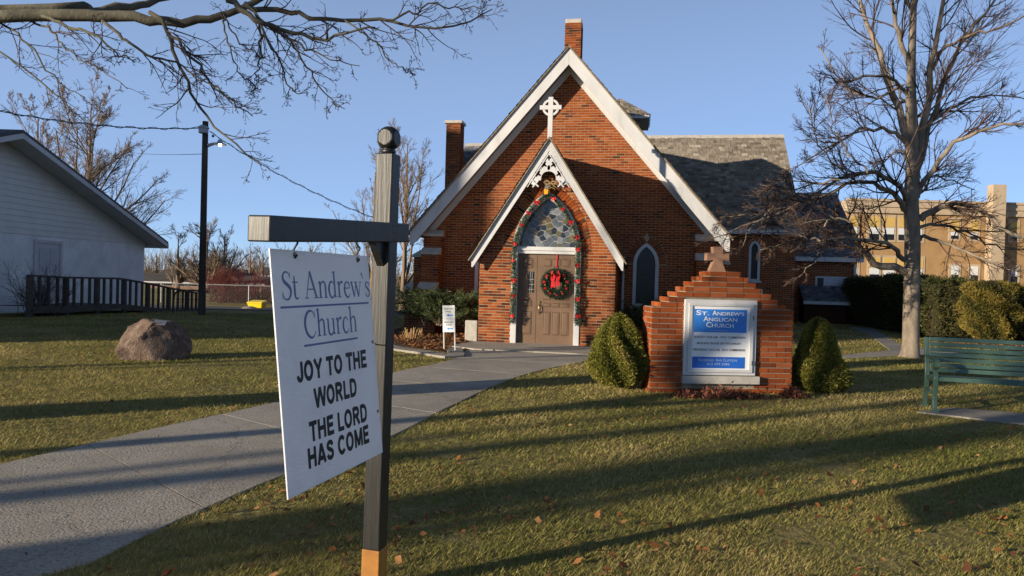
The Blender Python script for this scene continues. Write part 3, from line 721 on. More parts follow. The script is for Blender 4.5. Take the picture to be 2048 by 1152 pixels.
for s in (-1, 1):
    cx = NU + s * (WH - 0.13)
    buttress(cx, s, [(0.62, 0, 1.18), (0.42, 1.18, 2.12), (0.24, 2.12, 2.62)], VW, 'front')
    buttress(NU + s * (WH + .014), s, [(0.68, 0, 1.15), (0.45, 1.15, 2.05), (0.14, 2.05, 2.45)], VW, 'side')
# downpipe beside the porch
dp = MB(); dp.tube([(wr_ + .12, VW - .08, 2.2), (wr_ + .12, VW - .08, 0.25), (wr_ + .16, VW - .22, 0.1)], .035, 8); dp.build('downpipe', M['white'], church)
MB().box(wl_ - .32, wl_ - .02, -.02, .14, 0, .52).build('plinth_stone', M['stone'], church, bevel=.02)

# --- chimneys
def chimney(name, c, v, hx, hy, z0, z1, cap, seed):
    ch = MB().box(c - hx, c + hx, v - hy, v + hy, z0, z1).build(name, M['mortar'], church); mbb = MB(); rng = random.Random(seed)
    pp = brick_field(c - hx, c + hx, z0, z1, seed=seed); pq = brick_field(v - hy, v + hy, z0, z1, seed=seed + 1)
    for p, fn, d in [(pp, lambda u, z: (u, v - hy + .002, z), (0, -.012, 0)), (pp, lambda u, z: (u, v + hy - .002, z), (0, .012, 0)), (pq, lambda y, z: (c - hx + .002, y, z), (-.012, 0, 0)), (pq, lambda y, z: (c + hx - .002, y, z), (.012, 0, 0))]:
        for q in p: mbb.tone = min(1, max(0, rng.gauss(.42, .22))); mbb.prism([fn(*e) for e in q], d)
    o = mbb.build('bricks', M['brick'], ch, tone=True); o['kind'] = 'stuff'
    MB().box(c - hx - cap, c + hx + cap, v - hy - cap, v + hy + cap, z1, z1 + .12).build('cap', M['stone'], ch, bevel=.012)
(ca0, zc), (ca1, _) = uz(1131, 42, 4.0), uz(1163, 42, 4.0)
chimney('ridge_chimney', (ca0 + ca1) / 2, 4.25, (ca1 - ca0) / 2, 0.25, zP - 0.6, zc - .06, 0.0, 80)

# --- transepts and the lower rear wing
def wing(u0, u1, v0, zeave, vr, zr, name, mat_sh, seed, windows=(), zf=0.17, ext=0.0):
    """front wall at v0 from u0 to u1, ridge at v = vr"""
    ln = math.hypot(vr - v0 + .3, zr - zeave)
    sl = (zr - zeave) / (vr - v0 + .3)
    loops = [[(u0, -0.1), (u1, -0.1), (u1, zeave + .1), (u0, zeave + .1)]] + [gothic(*w[:1], w[1], w[2], w[3], w[4]) for w in windows]
    w_ = solid(name, shape2d(loops, v0, v0 + .3), M['mortar'], church)
    brick_stuff('bricks', brick_field(u0, u1, 0.03, zeave + .1, (), [arch_hole(w[0], w[1], w[2], w[3], w[4], 0.0) for w in windows], seed=seed), lambda u, z: (u, v0 + .002, z), (0, -.007, 0), M['brick'], w_, seed)
    for s, x in ((-1, u0), (1, u1)):
        ex = x - s * .3
        MB().prism([(x, v0 + .301, -.1), (x, 2 * vr - v0, -.1), (x, 2 * vr - v0, zeave + .1), (x, vr, zr - .05), (x, v0 + .301, zeave + .1)], (ex - x, 0, 0)).build('end_wall', M['brick'], w_)
    w0, w1 = u0, u1
    if ext > 0: u0 -= ext
    if ext < 0: u1 -= ext
    r = MB().prism([(u0 - .02, v0 - .3, zeave), (u0 - .02, vr, zr), (u0 - .02, 2 * vr - v0 + .3, zeave), (u0 - .02, 2 * vr - v0 + .3, zeave - .06), (u0 - .02, vr, zr - .08), (u0 - .02, v0 - .3, zeave - .06)], (u1 - u0 + .17, 0, 0)).build('roof', M['wood_dark'], w_)
    shingles('shingles', (u0 - .02, v0 - .34, zeave - .04 * sl + .012), (1, 0, 0), (0, vr - v0 + .3, zr - zeave), u1 - u0 + .2, ln + .04, mat_sh, r, 0.155, 0.2, h=0.02, seed=seed)
    MB().prism([(u0 - .02, vr - .16, zr - .16 * sl + .045), (u0 - .02, vr, zr + .06), (u0 - .02, vr + .16, zr - .16 * sl + .045), (u0 - .02, vr, zr + .03)], (u1 - u0 + .22, 0, 0)).build('ridge_cap', M['stone'], r)
    u0, u1 = w0, w1
    MB().box(u0 - .0, u1 + .16, v0 - .345, v0 - .30, zeave - zf, zeave + .01).build('fascia', M['white'], w_)
    MB().box(u0 - .0, u1 + .13, v0 - .298, v0 - .014, zeave - zf, zeave - zf + .02).build('soffit', M['white'], w_)
    return w_
V1 = 10.9
u1r, ze1 = uz(1605, 460, V1 - .33); lw = uz(1510, 480, V1)[0]
lz0 = uz(1510, 562, V1)[1]; lz1 = uz(1511, 482, V1)[1]
zr1 = uz(1500, 272, 14.9)[1]
t1 = wing(NU + WH + .02, u1r - .14, V1, ze1, 14.9, zr1, 'transept_wall', M['shingle'], 90, [(lw, 0.2, lz0, lz1 - 0.3, 0.9)], ext=3.2)
lancet(lw, 0.2, lz0, lz1 - 0.3, 0.9, V1, church, ring_t=0, sill=True)
uLt = uz(932, 290, 14.9)[0]
t2 = wing(uLt, NU - WH - .02, V1, ze1, 14.9, zr1 - .3, 'transept_wall', M['slate'], 95, ext=-3.2)
cc, zc = uz(911, 245, 12.6)
chimney('transept_chimney', cc, 12.6, 0.30, 0.30, 3.0, zc - .1, 0.07, 84)
V2 = 13.4
u2r, ze2 = uz(1727, 516, V2 - .33); zr2 = uz(1655, 388, 17.4)[1]
print('wing', u1r, ze1, zr1, u2r, ze2, zr2)
t3 = wing(u1r - .13, u2r - .14, V2, ze2, 17.4, zr2, 'rear_wing_wall', M['slate'], 98)
MB().box(u2r - .26, u2r - .17, V2 - .09, V2 - .02, 0, ze2 - .2).build('downpipe', M['white'], t3)
# side entrance with its own little roof and a high window
(e0, ez0), (e1, ez1) = uz(1630, 574, V2), uz(1694, 554, V2)
w3 = MB().box(e0, e1, V2 - .03, V2 + .02, ez0, ez1).build('window', M['white'], t3)
for a, b in ((.06, .26), (.34, .95)):
    MB().box(e0 + (e1 - e0) * a, e0 + (e1 - e0) * b, V2 - .036, V2 - .0305, ez0 + .06, ez1 - .06).build('pane', M['glass_dark'] if a < .1 else flat('frosted_pane', (.42, .45, .5), .3), w3)
(h0, hz1), (h1, hz0) = uz(1597, 571, V2), uz(1698, 607, V2 - .9)
hood = MB().prism([(h0, V2 - .012, hz1), (h0, V2 - .9, hz0 + .06), (h0, V2 - .9, hz0 + .02), (h0, V2 - .012, hz1 - .1)], (h1 - h0, 0, 0)).build('entrance_hood', M['wood_dark'], t3)
shingles('shingles', (h0, V2 - .93, hz0 + .07), (1, 0, 0), (0, .91, hz1 - hz0 - .05), h1 - h0, math.hypot(.9, hz1 - hz0), M['slate'], hood, .13, .18, seed=99)
MB().box(h0, h1 + .03, V2 - .965, V2 - .91, hz0 - .07, hz0 + .05).build('fascia', M['white'], hood)
MB().box(h0 + .05, h1 - .05, V2 - .85, V2 - .014, 0, hz0 - .02).build('entrance_bay', M['brick'], t3)
eu, ez = uz(1711, 562, V2); MB().box(eu - .08, eu + .08, V2 - .08, V2 - .012, ez - .09, ez + .09).build('wall_vent', M['white'], t3, bevel=.01)
# roof turret behind the right bargeboard
tu, tz = uz(1240, 197, 9.0); te, tze = uz(1298, 240, 8.2)
hw = te - tu
zc_ = tze + .02
tt = MB().box(tu - hw + .3, tu + hw - .3, 9.0 - hw + .3, 9.0 + hw - .3, zP - 2.8, zc_).build('roof_turret', M['wood_dark'], church)
MB().box(tu - hw, tu + hw, 9.0 - hw, 9.0 + hw, zc_, zc_ + .12).build('turret_eaves', M['white'], tt)
cs = [(-1, -1), (1, -1), (1, 1), (-1, 1)]; apx = np.array([tu, 9.0, tz])
for i in range(4):
    a = np.array([tu + cs[i][0] * (hw + .05), 9.0 + cs[i][1] * (hw + .05), zc_ + .1]); b_ = np.array([tu + cs[(i + 1) % 4][0] * (hw + .05), 9.0 + cs[(i + 1) % 4][1] * (hw + .05), zc_ + .1])
    mbb = MB(); n = 7; rng = random.Random(i)
    for k in range(n):
        t0, t1_ = k / n, (k + 1) / n; m_ = max(2, int(9 * (1 - t0)))
        for j in range(m_):
            l0, l1 = a + (apx - a) * t0, b_ + (apx - b_) * t0; h0_, h1_ = a + (apx - a) * t1_, b_ + (apx - b_) * t1_
            lift = np.array([0, 0, .025]); mbb.tone = min(1, max(0, rng.gauss(.5, .2)))
            p = [l0 + (l1 - l0) * (j / m_ + .01) + lift, l0 + (l1 - l0) * ((j + 1) / m_ - .01) + lift, h0_ + (h1_ - h0_) * ((j + 1) / m_), h0_ + (h1_ - h0_) * (j / m_)]
            mbb.add(p + [p[0] - lift, p[1] - lift], [(0, 1, 2, 3), (4, 5, 1, 0)])
    o = mbb.build('turret_roof', M['shingle'], tt, tone=True); o['kind'] = 'stuff'

# ------------------------------------------------------------------ Christmas garland, wreath, lantern on the porch
def in_church(loc): return CW(loc[0], loc[1], loc[2])
def bow_mesh():
    mb = MB()
    for s in (-1, 1):
        c = [(0, 0, 0), (s * .03, -.015, .022), (s * .07, -.02, .03), (s * .085, -.012, .0), (s * .06, 0, -.012), (s * .02, 0, -.004)]
        for i in range(len(c)):
            a, b = np.array(c[i]), np.array(c[(i + 1) % len(c)])
            w = np.array([0, .0, .017]) + np.array([0, -.012, 0]); mb.add([a - w, b - w, b + w, a + w], [(0, 1, 2, 3)])
        t = [(0, 0, 0), (s * .015, -.012, -.04), (s * .04, -.008, -.085)]
        for i in range(2):
            a, b = np.array(t[i]), np.array(t[i + 1]); w = np.array([.014, 0, .004]); mb.add([a - w, b - w, b + w, a + w], [(0, 1, 2, 3)])
    mb.box(-.014, .014, -.03, .006, -.014, .014); return mb
bm = bow_mesh(); bow_me = bpy.data.meshes.new('bow'); bow_me.from_pydata(bm.v, [], bm.f); bow_me.materials.append(M['red'])
gl = empty('garland', tuple(CW(DC, 0)), -TH, 'green tinsel garland with red bows around the pointed doorway', 'garland')
gpath = [(q[0] - DC, q[1]) for q in gothic(0 + DC, DH - .045, 0.52, ZS, 1.0, 14)]
gp = even(gpath, 260); rngn = np.random.default_rng(5)
gp[:130, 0] += np.interp(np.linspace(0, 1, 130), [0, .25, .45, .6, .8, 1], [0.0, .035, -.0, .03, .05, 0])
gp[130:, 0] += np.interp(np.linspace(0, 1, 130), [0, .2, .4, .6, .8, 1], [0, -.05, -.02, -.02, 0, .02])
n = 13000; ix = rngn.integers(0, 260, n); ph = rngn.uniform(0, 2 * math.pi, n); rr = 0.058 * np.sqrt(rngn.uniform(0.1, 1, n)) * (0.8 + 0.35 * np.sin(ix * .35))
base = np.column_stack([gp[ix, 0] + rr * np.cos(ph), -0.10 + rr * np.sin(ph), gp[ix, 1] + rngn.normal(0, .012, n)])
nr = np.column_stack([np.cos(ph), np.sin(ph), rngn.normal(0, .4, n)])
v, f, t = leaf_cloud(base, nr, 0.05, rngn, 0.2, 0.6); mesh_np('foliage', v, f, M['garland'], gl, tone=t)
MB().tube([(x, -.10, z) for x, z in gp[::4]], .012, 5).build('wire', M['iron'], gl)
for i in (6, 24, 38, 56, 74, 92, 104, 117, 137, 150, 164, 178, 192, 206, 220, 236, 251):
    o = link('bow', bow_me, None, gl); o.location = (gp[i, 0], -.165, gp[i, 1]); o.rotation_euler = (0, rngn.uniform(-.7, .7), rngn.uniform(-.5, .5)); k = rngn.uniform(.6, .8); o.scale = (k, k, k)
wu, wz = uz(1112, 567, .05)
wr = empty('wreath', tuple(CW(wu, .05, wz)), -TH, 'round evergreen wreath with large red bow hanging on the brown door', 'wreath')
n = 9000; a = rngn.uniform(0, 2 * math.pi, n); ph = rngn.uniform(0, 2 * math.pi, n); rr = .085 * np.sqrt(rngn.uniform(.1, 1, n)); R0 = .255
base = np.column_stack([(R0 + rr * np.cos(ph)) * np.cos(a), -.02 + rr * np.sin(ph) * .7, (R0 + rr * np.cos(ph)) * np.sin(a)])
nr = np.column_stack([np.cos(ph) * np.cos(a), np.sin(ph), np.cos(ph) * np.sin(a)])
v, f, t = leaf_cloud(base, nr, 0.055, rngn, 0.2, 0.6, tone=0.35 + 0 * a); mesh_np('foliage', v, f, M['garland'], wr, tone=t)
for i in range(11):
    a_ = i * 0.571 + .2; o = link('bow', bow_me, None, wr); o.location = (.27 * math.cos(a_), -.10, .27 * math.sin(a_)); k = .42; o.scale = (k, k, k); o.rotation_euler = (0, a_, 0)
cone = MB().lathe([(.0, -.03), (.02, -.02), (.025, 0), (.015, .025), (0, .035)], 8); cme = bpy.data.meshes.new('pine_cone'); cme.from_pydata(cone.v, [], cone.f); cme.materials.append(flat('pine_cone_gold', (.25, .15, .05), .5))
for i in range(9):
    a_ = i * .698 + .5; o = link('pine_cone', cme, None, wr); o.location = (.24 * math.cos(a_), -.09, .24 * math.sin(a_)); o.rotation_euler = (1.2, a_, 0)
rb = MB()
for s, L_ in ((-1, .21), (1, .17)):                 # two bow loops and two hanging tails
    pts = spline([(0, -.13, .12), (s * .05, -.17, .20), (s * .10, -.15, .18), (s * .09, -.12, .08), (s * .01, -.12, .10)], 12)
    for i in range(11):
        a, b = pts[i], pts[i + 1]; w = np.array([.012, -.045, .03]); rb.add([a - w, b - w, b + w, a + w], [(0, 1, 2, 3)])
    x = s * .055
    rb.prism([(x - .04, -.145, .10), (x + .035, -.145, .10), (x + .05, -.15, .1 - L_), (x, -.15, .1 - L_ + .03), (x - .045, -.15, .1 - L_ - .01)], (0, .006, 0))
    rb.prism([(x - .045, -.15, .21), (x + .045, -.15, .21), (x + .05, -.17, .14), (x + .03, -.16, .06), (x - .04, -.16, .06)], (0, .03, 0))
rb.build('bow', M['red'], wr)
MB().box(-.012, .012, .018, .024, .27, zlin - wz).build('hanging_ribbon', M['red'], wr)
lu, lz = uz(1094, 383, -.12)
la = empty('porch_lantern', tuple(CW(lu, -.14, lz)), -TH, 'small carriage lantern with amber glass above the church door', 'lantern')
MB().lathe([(.09, .06), (.075, .075), (.03, .15), (.02, .19), (.0, .2)], 6).build('cap', flat('pewter', (.20, .21, .22), .5, metal=.5), la)
m, nt, b = mat_base('amber_glass', .2, .5); b.inputs['Base Color'].default_value = (.75, .36, .03, 1); M['amber'] = m
MB().lathe([(.05, -.07), (.068, .058)], 6).build('glass', M['amber'], la)
MB().lathe([(.0, -.10), (.045, -.09), (.058, -.072)], 6).build('base', M['iron'], la)
MB().tube([(0, 0, .18), (0, .04, .24), (0, .13, .22)], .012, 6).build('bracket', M['iron'], la)
ru, rz_ = uz(1101, 366, -.2)
ra_ = empty('raffia_bow', tuple(CW(ru, -.2, rz_)), -TH, 'straw coloured raffia bow tied above the porch lantern', 'bow')
rf = MB(); rng = random.Random(4)
for i in range(16):
    s = rng.choice((-1, 1)); L_ = rng.uniform(.1, .17); h_ = rng.uniform(.02, .08)
    rf.tube(spline([(0, 0, 0), (s * L_ * .5, -.02, h_), (s * L_, rng.uniform(-.04, .02), h_ * .2), (s * L_ * .5, 0, -h_ * .6), (0, 0, 0)], 9), .006, 4)
for i in range(8): rf.tube([(0, 0, 0), (rng.uniform(-.1, .12), -.02, -.08), (rng.uniform(-.16, .18), .0, rng.uniform(-.2, -.1))], .005, 4)
rf.build('loops', flat('raffia', (.36, .25, .12), .8), ra_)

# ------------------------------------------------------------------ foreground sign on its black post
BD = np.array([.213, .74]); BD = BD / np.linalg.norm(BD)      # direction of arm and board, near end -> far end
PN = np.array([BD[1], -BD[0]])                                 # normal on the camera side
pc = P(764, 500, 3.47)[:2]
ps = empty('sign_post', (pc[0], pc[1], 0), 0, 'tall black square timber post with ball finial and crossarm holding the hanging church sign', 'post')
ps.rotation_euler = (0.004, 0.012, math.atan2(BD[1], BD[0]) - math.pi / 2)   # local y along the arm
s = .0445
MB().box(-s, s, -s, s, .22, 2.13).build('post', M['black_paint'], ps, bevel=.006)
MB().box(-s - .002, s + .002, -s - .002, s + .002, -.3, .22).build('base_band', M['yellow_paint'], ps, bevel=.004)
fin = MB().lathe([(.0, 0), (.032, 0), (.036, .008), (.034, .018), (.028, .024), (.034, .03)], 24, (0, 0, 2.131)); fin.build('finial_collar', M['black_paint'], ps, smooth=True)
nu_, nv_ = 40, 28; vs = []                                     # ball with four flats cut on its sides
for i in range(nv_ + 1):
    th = math.pi * i / nv_
    for j in range(nu_):
        ph = 2 * math.pi * j / nu_; q = np.array([math.sin(th) * math.cos(ph), math.sin(th) * math.sin(ph), math.cos(th)]) * .058
        q[0] = np.clip(q[0], -.045, .045); q[1] = np.clip(q[1], -.045, .045); vs.append(q + [0, 0, 2.205])
fs = [(i * nu_ + j, (i + 1) * nu_ + j, (i + 1) * nu_ + (j + 1) % nu_, i * nu_ + (j + 1) % nu_) for i in range(nv_) for j in range(nu_)]
MB().add(vs, fs).build('finial_ball', M['black_paint'], ps)
za = P(545, 455, 2.5)[2]; zb_ = P(820, 466, 3.6)[2]
ay0 = -(np.linalg.norm(P(545, 455, 2.5)[:2] - pc)); ay1 = .17
def armz(y): return za + (zb_ - za) * (y - ay0) / (ay1 - ay0)
arm = MB(); aw = .047
q = [(x, ay0, armz(ay0) + z) for x, z in ((-aw, -aw), (aw, -aw), (aw, aw), (-aw, aw))]
arm.prism(q, (0, ay1 - ay0, armz(ay1) - armz(ay0))); arm.build('arm', M['black_paint'], ps, bevel=.006)
kn = MB().lathe([(.036, 0), (.036, .01), (.03, .028), (.015, .04), (.0, .043)], 20).build('arm_end_knob', M['black_paint'], ps, smooth=True)
kn.location = (0, ay1, armz(ay1)); kn.rotation_euler = (-math.pi / 2, 0, 0)
MB().prism([(-.018, -s + .003, armz(0) - aw - .005), (-.018, -s - .10, armz(0) - aw - .005), (-.018, -s + .003, armz(0) - aw - .12)], (.036, 0, 0)).build('brace', M['black_paint'], ps)
for dx in (-.02, .02):
    for dz in (-.03, .0, .03): MB().lathe([(.0, -.002), (.005, 0), (.0, .003)], 6, (s + .002, dx, armz(0) + dz)).build('screw', M['iron'], ps)
# the hanging board
BWD, BHT = .76, .915
near = P(558, 746, 2.61)[:2]; far_ = near + BD * BWD
bt_z = P(537, 497, 2.61)[2]
bo = empty('hanging_sign', (near[0], near[1], 0), 0, 'white plastic sign with church name and Christmas greeting hung from black arm', 'sign')
tilt = -.112
bo.matrix_world = Matrix.Translation((near[0] - .047, near[1], bt_z)) @ Matrix.Rotation(math.atan2(BD[1], BD[0]), 4, 'Z') @ Matrix.Rotation(tilt, 4, 'X')
m, nt, b = mat_base('corrugated_plastic', .45, .4); n1 = noise(nt, 2.6, 6); r1 = ramp(nt, [(.3, (.58, .61, .66)), (.5, (.70, .72, .76)), (.7, (.74, .76, .80))]); nt.links.new(n1.outputs['Fac'], r1.inputs[0]); nt.links.new(r1.outputs[0], b.inputs['Base Color'])
tr = nd(nt, 'ShaderNodeBsdfTranslucent'); tr.inputs['Color'].default_value = (.72, .74, .80, 1); mx = nd(nt, 'ShaderNodeMixShader'); mx.inputs[0].default_value = .22
nt.links.new(b.outputs[0], mx.inputs[1]); nt.links.new(tr.outputs[0], mx.inputs[2]); nt.links.new(mx.outputs[0], nt.nodes['Material Output'].inputs['Surface'])
wv = nd(nt, 'ShaderNodeTexWave'); wv.inputs['Scale'].default_value = 40; wv.bands_direction = 'Z'; tc = nd(nt, 'ShaderNodeTexCoord'); nt.links.new(tc.outputs['Object'], wv.inputs['Vector']); bump(nt, b, wv.outputs['Fac'], .25, .002)
M['coroplast'] = m
# local: x along the board from near to far, z up, -y towards the camera
MB().box(0, BWD, -.003, .003, -BHT, 0).build('panel', M['coroplast'], bo)
M['navy'] = flat('navy_print', (.03, .045, .16), .5); M['ink'] = flat('black_print', (.008, .008, .009), .5)
def homog(src, dst):
    A = []
    for (x, y), (u, v) in zip(src, dst):
        A += [[x, y, 1, 0, 0, 0, -u * x, -u * y], [0, 0, 0, x, y, 1, -v * x, -v * y]]
    h = np.linalg.solve(np.array(A, float), np.array(dst, float).ravel()); return np.append(h, 1).reshape(3, 3)
HB = homog([(537, 497), (737, 503), (767, 890), (580, 995)], [(0, 0), (BWD, 0), (BWD, -BHT), (0, -BHT)])
def bpx(x, y):
    q = HB @ np.array([x, y, 1.0]); return q[0] / q[2], q[1] / q[2]
# serif letters drawn as pen strokes with serifs
def rib(mb, pts, w, smooth=True):
    p = np.asarray(pts, float); w = np.asarray(w, float)
    if smooth and len(p) > 2:
        n = (len(p) - 1) * 5 + 1; wi = np.interp(np.linspace(0, len(p) - 1, n), np.arange(len(p)), w); p = spline(p, n); w = wi
    t = np.gradient(p, axis=0); nn = np.column_stack([-t[:, 1], t[:, 0]]); nn /= np.linalg.norm(nn, axis=1)[:, None] + 1e-9
    a, b = p + nn * w[:, None] / 2, p - nn * w[:, None] / 2
    for i in range(len(p) - 1): mb.append([a[i], b[i], b[i + 1], a[i + 1]])
K, T_ = .085, .032
GLY = {
 'S': (.44, [([(.37,.54),(.31,.62),(.21,.65),(.11,.60),(.08,.50),(.14,.41),(.26,.34),(.37,.25),(.38,.13),(.30,.02),(.19,-.01),(.09,.03),(.04,.13)], [.03,.035,.04,.055,.08,.095,.1,.095,.08,.055,.04,.035,.03]), ([(.375,.50),(.385,.65)], [.028,.02]), ([(.045,.18),(.03,.0)], [.028,.02])]),
 't': (.29, [([(.12,.56),(.12,.3),(.12,.1),(.16,.02),(.23,.005),(.28,.04)], [.05,K,K,.06,.04,.02]), ([(.02,.405),(.27,.405)], [T_,T_])]),
 'A': (.66, [([(.08,.02),(.30,.68)], [.04,.04]), ([(.29,.68),(.56,.02)], [.09,.09]), ([(.16,.23),(.45,.23)], [T_,T_]), ([(0,.012),(.19,.012)], [.026,.026]), ([(.44,.012),(.67,.012)], [.026,.026])]),
 'n': (.49, [([(.11,.0),(.11,.43)], [K,K]), ([(.14,.32),(.2,.4),(.29,.42),(.36,.37),(.375,.25),(.375,.0)], [.03,.04,.055,.075,K,K]), ([(.02,.012),(.2,.012)], [.026,.026]), ([(.285,.012),(.465,.012)], [.026,.026]), ([(.02,.385),(.11,.425)], [.03,.04])]),
 'd': (.5, [([(.34,.36),(.25,.425),(.13,.38),(.065,.22),(.11,.06),(.22,.0),(.34,.07)], [.025,.04,.075,.095,.075,.05,.03]), ([(.375,.0),(.375,.7)], [K,K]), ([(.28,.66),(.375,.695)], [.03,.04]), ([(.375,.012),(.47,.03)], [.026,.026])]),
 'r': (.35, [([(.11,.0),(.11,.43)], [K,K]), ([(.14,.3),(.19,.39),(.27,.42),(.33,.39)], [.03,.045,.07,.07]), ([(.02,.012),(.22,.012)], [.026,.026]), ([(.02,.385),(.11,.425)], [.03,.04])]),
 'e': (.42, [([(.07,.25),(.36,.25)], [.03,.03]), ([(.36,.25),(.33,.37),(.22,.42),(.11,.36),(.065,.21),(.11,.07),(.22,.0),(.32,.03),(.38,.11)], [.04,.06,.035,.07,.095,.085,.055,.035,.025])]),
 'w': (.66, [([(.06,.42),(.2,.0)], [K,K]), ([(.2,.0),(.33,.40)], [.035,.035]), ([(.31,.42),(.46,.0)], [K,K]), ([(.46,.0),(.60,.41)], [.035,.035]), ([(-.01,.415),(.15,.415)], [.026,.026]), ([(.24,.415),(.4,.415)], [.026,.026]), ([(.53,.415),(.67,.415)], [.026,.026])]),
 '`': (.2, [([(.03,.68),(.14,.50)], [.075,.02])]),
 's': (.34, [([(.27,.32),(.22,.4),(.15,.42),(.08,.38),(.07,.31),(.13,.26),(.22,.2),(.28,.13),(.26,.04),(.17,.0),(.09,.02),(.05,.1)], [.025,.03,.035,.05,.07,.08,.08,.07,.05,.035,.03,.025]), ([(.275,.29),(.28,.42)], [.022,.016]), ([(.05,.13),(.04,.0)], [.022,.016])]),
 'C': (.62, [([(.54,.50),(.48,.61),(.36,.66),(.2,.61),(.09,.46),(.07,.30),(.13,.13),(.25,.02),(.38,-.01),(.5,.05),(.57,.15)], [.03,.035,.05,.085,.1,.1,.095,.075,.05,.035,.025]), ([(.545,.46),(.555,.66)], [.026,.018])]),
 'h': (.5, [([(.11,.0),(.11,.7)], [K,K]), ([(.14,.32),(.2,.4),(.29,.42),(.36,.37),(.375,.25),(.375,.0)], [.03,.04,.055,.075,K,K]), ([(.02,.012),(.2,.012)], [.026,.026]), ([(.285,.012),(.465,.012)], [.026,.026]), ([(.02,.665),(.11,.695)], [.03,.04])]),
 'u': (.5, [([(.1,.42),(.1,.15),(.14,.04),(.23,.0),(.32,.05),(.36,.12)], [K,K,.075,.055,.04,.03]), ([(.375,.0),(.375,.42)], [K,K]), ([(.01,.415),(.1,.415)], [.026,.026]), ([(.28,.415),(.375,.415)], [.026,.026]), ([(.375,.012),(.47,.03)], [.026,.026])]),
 'c': (.4, [([(.34,.33),(.28,.41),(.2,.42),(.11,.35),(.065,.2),(.11,.06),(.21,.0),(.31,.03),(.37,.11)], [.05,.04,.04,.075,.095,.085,.055,.035,.025])]),
 ' ': (.26, [])}
def serif_line(word, x0, x1, z0, cap_h, name, mat, parent):
    quads = []; x = 0
    for ch in word:
        w, st = GLY[ch]; qs = []
        for p, ww in st: rib(qs, p, ww)
        quads += [[(q[0] + x, q[1]) for q in qq] for qq in qs]; x += w
    k = (x1 - x0) / x; kz = cap_h / .66; mb = MB(); j = 0
    for qq in quads:
        j += 1; y = -.0034 - (j % 9) * .00003
        mb.add([(x0 + q[0] * k, y, z0 + q[1] * kz) for q in qq], [(0, 1, 2, 3)])
    return mb.build(name, mat, parent)
m, nt, b = mat_base('blue_grey_print', .5); b.inputs['Base Color'].default_value = (.12, .155, .31, 1); M['print_blue'] = m
(x0, zt), (x1, _) = bpx(559, 545), bpx(739, 540)
zb1 = bpx(580, 598)[1]; 
xs_ = x0 + (x1 - x0) * .73 / (.73 + .26 + 3.57); xt_ = x0 + (x1 - x0) * .99 / (.73 + .26 + 3.57)
serif_line('St', x0, xs_, zb1, .105, 'word', M['print_blue'], bo); serif_line('Andrew`s', xt_, x1, zb1, .105, 'word', M['print_blue'], bo)
MB().box(bpx(560, 612)[0], bpx(738, 595)[0], -.0042, -.003, zb1 - .034, zb1 - .026).build('underline', M['print_blue'], bo)
(x0, _), (x1, _) = bpx(607, 640), bpx(716, 640); zb2 = bpx(625, 672)[1]
serif_line('Church', x0, x1, zb2, .105, 'word', M['print_blue'], bo)
MB().box(bpx(609, 686)[0], bpx(716, 663)[0], -.0042, -.003, zb2 - .034, zb2 - .026).build('underline', M['print_blue'], bo)
KB = .168
def el(cx, cy, rx, ry, a0, a1, n=13): return [(cx + rx * math.cos(math.radians(a)), cy + ry * math.sin(math.radians(a))) for a in np.linspace(a0, a1, n)]
SANS = {'J': (.47, [[(.36,.72),(.36,.45),(.36,.22),(.31,.10),(.21,.075),(.12,.13),(.09,.24)]]), 'O': (.70, [el(.34,.36,.235,.295,90,452,22)]),
 'Y': (.62, [[(.06,.72),(.31,.34)], [(.56,.72),(.31,.34)], [(.31,.38),(.31,0)]]), 'T': (.58, [[(.02,.65),(.56,.65)], [(.29,.65),(.29,0)]]),
 'H': (.66, [[(.12,.72),(.12,0)], [(.53,.72),(.53,0)], [(.12,.38),(.53,.38)]]), 'E': (.57, [[(.12,.72),(.12,0)], [(.1,.65),(.53,.65)], [(.1,.37),(.50,.37)], [(.1,.07),(.54,.07)]]),
 'W': (.90, [[(.06,.72),(.23,0)], [(.23,0),(.45,.72)], [(.45,.72),(.67,0)], [(.67,0),(.84,.72)]]), 'L': (.54, [[(.12,.72),(.12,0)], [(.1,.07),(.52,.07)]]),
 'R': (.66, [[(.12,.72),(.12,0)], [(.12,.65),(.34,.65),(.47,.61),(.51,.52),(.47,.41),(.34,.36),(.12,.36)], [(.32,.36),(.56,0)]]),
 'D': (.66, [[(.12,.72),(.12,0)], [(.12,.65),(.31,.65),(.47,.58),(.54,.37),(.47,.14),(.31,.07),(.12,.07)]]),
 'A': (.66, [[(.08,0),(.33,.72)], [(.33,.72),(.58,0)], [(.17,.2),(.49,.2)]]), 'M': (.78, [[(.12,.72),(.12,0)], [(.66,.72),(.66,0)], [(.14,.70),(.39,.06)], [(.39,.06),(.64,.70)]]),
 'S': (.62, [[(.50,.51),(.44,.615),(.31,.65),(.18,.60),(.14,.51),(.20,.43),(.33,.37),(.46,.30),(.50,.2),(.44,.105),(.31,.07),(.17,.11),(.11,.21)]]), 'C': (.67, [el(.35,.36,.24,.295,38,322,15)])}
def bold_line(text, x0, x1, z0, h):
    tot = sum(SANS[c][0] if c != ' ' else .26 for c in text); k = (x1 - x0) / tot; kz = h / .72; x = 0
    for word in text.split(' '):
        mb = MB(); j = 0
        for c in word:
            w, st = SANS[c]
            for p in st:
                qs = []; rib(qs, p, [KB] * len(p), len(p) > 2); j += 1
                for qq in qs:
                    mb.add([(x0 + (q[0] + x) * k, -.0034 - (j % 7) * .00006, z0 + q[1] * kz) for q in qq], [(0, 1, 2, 3)])
            x += w
        mb.build('word', M['ink'], bo); x += .26
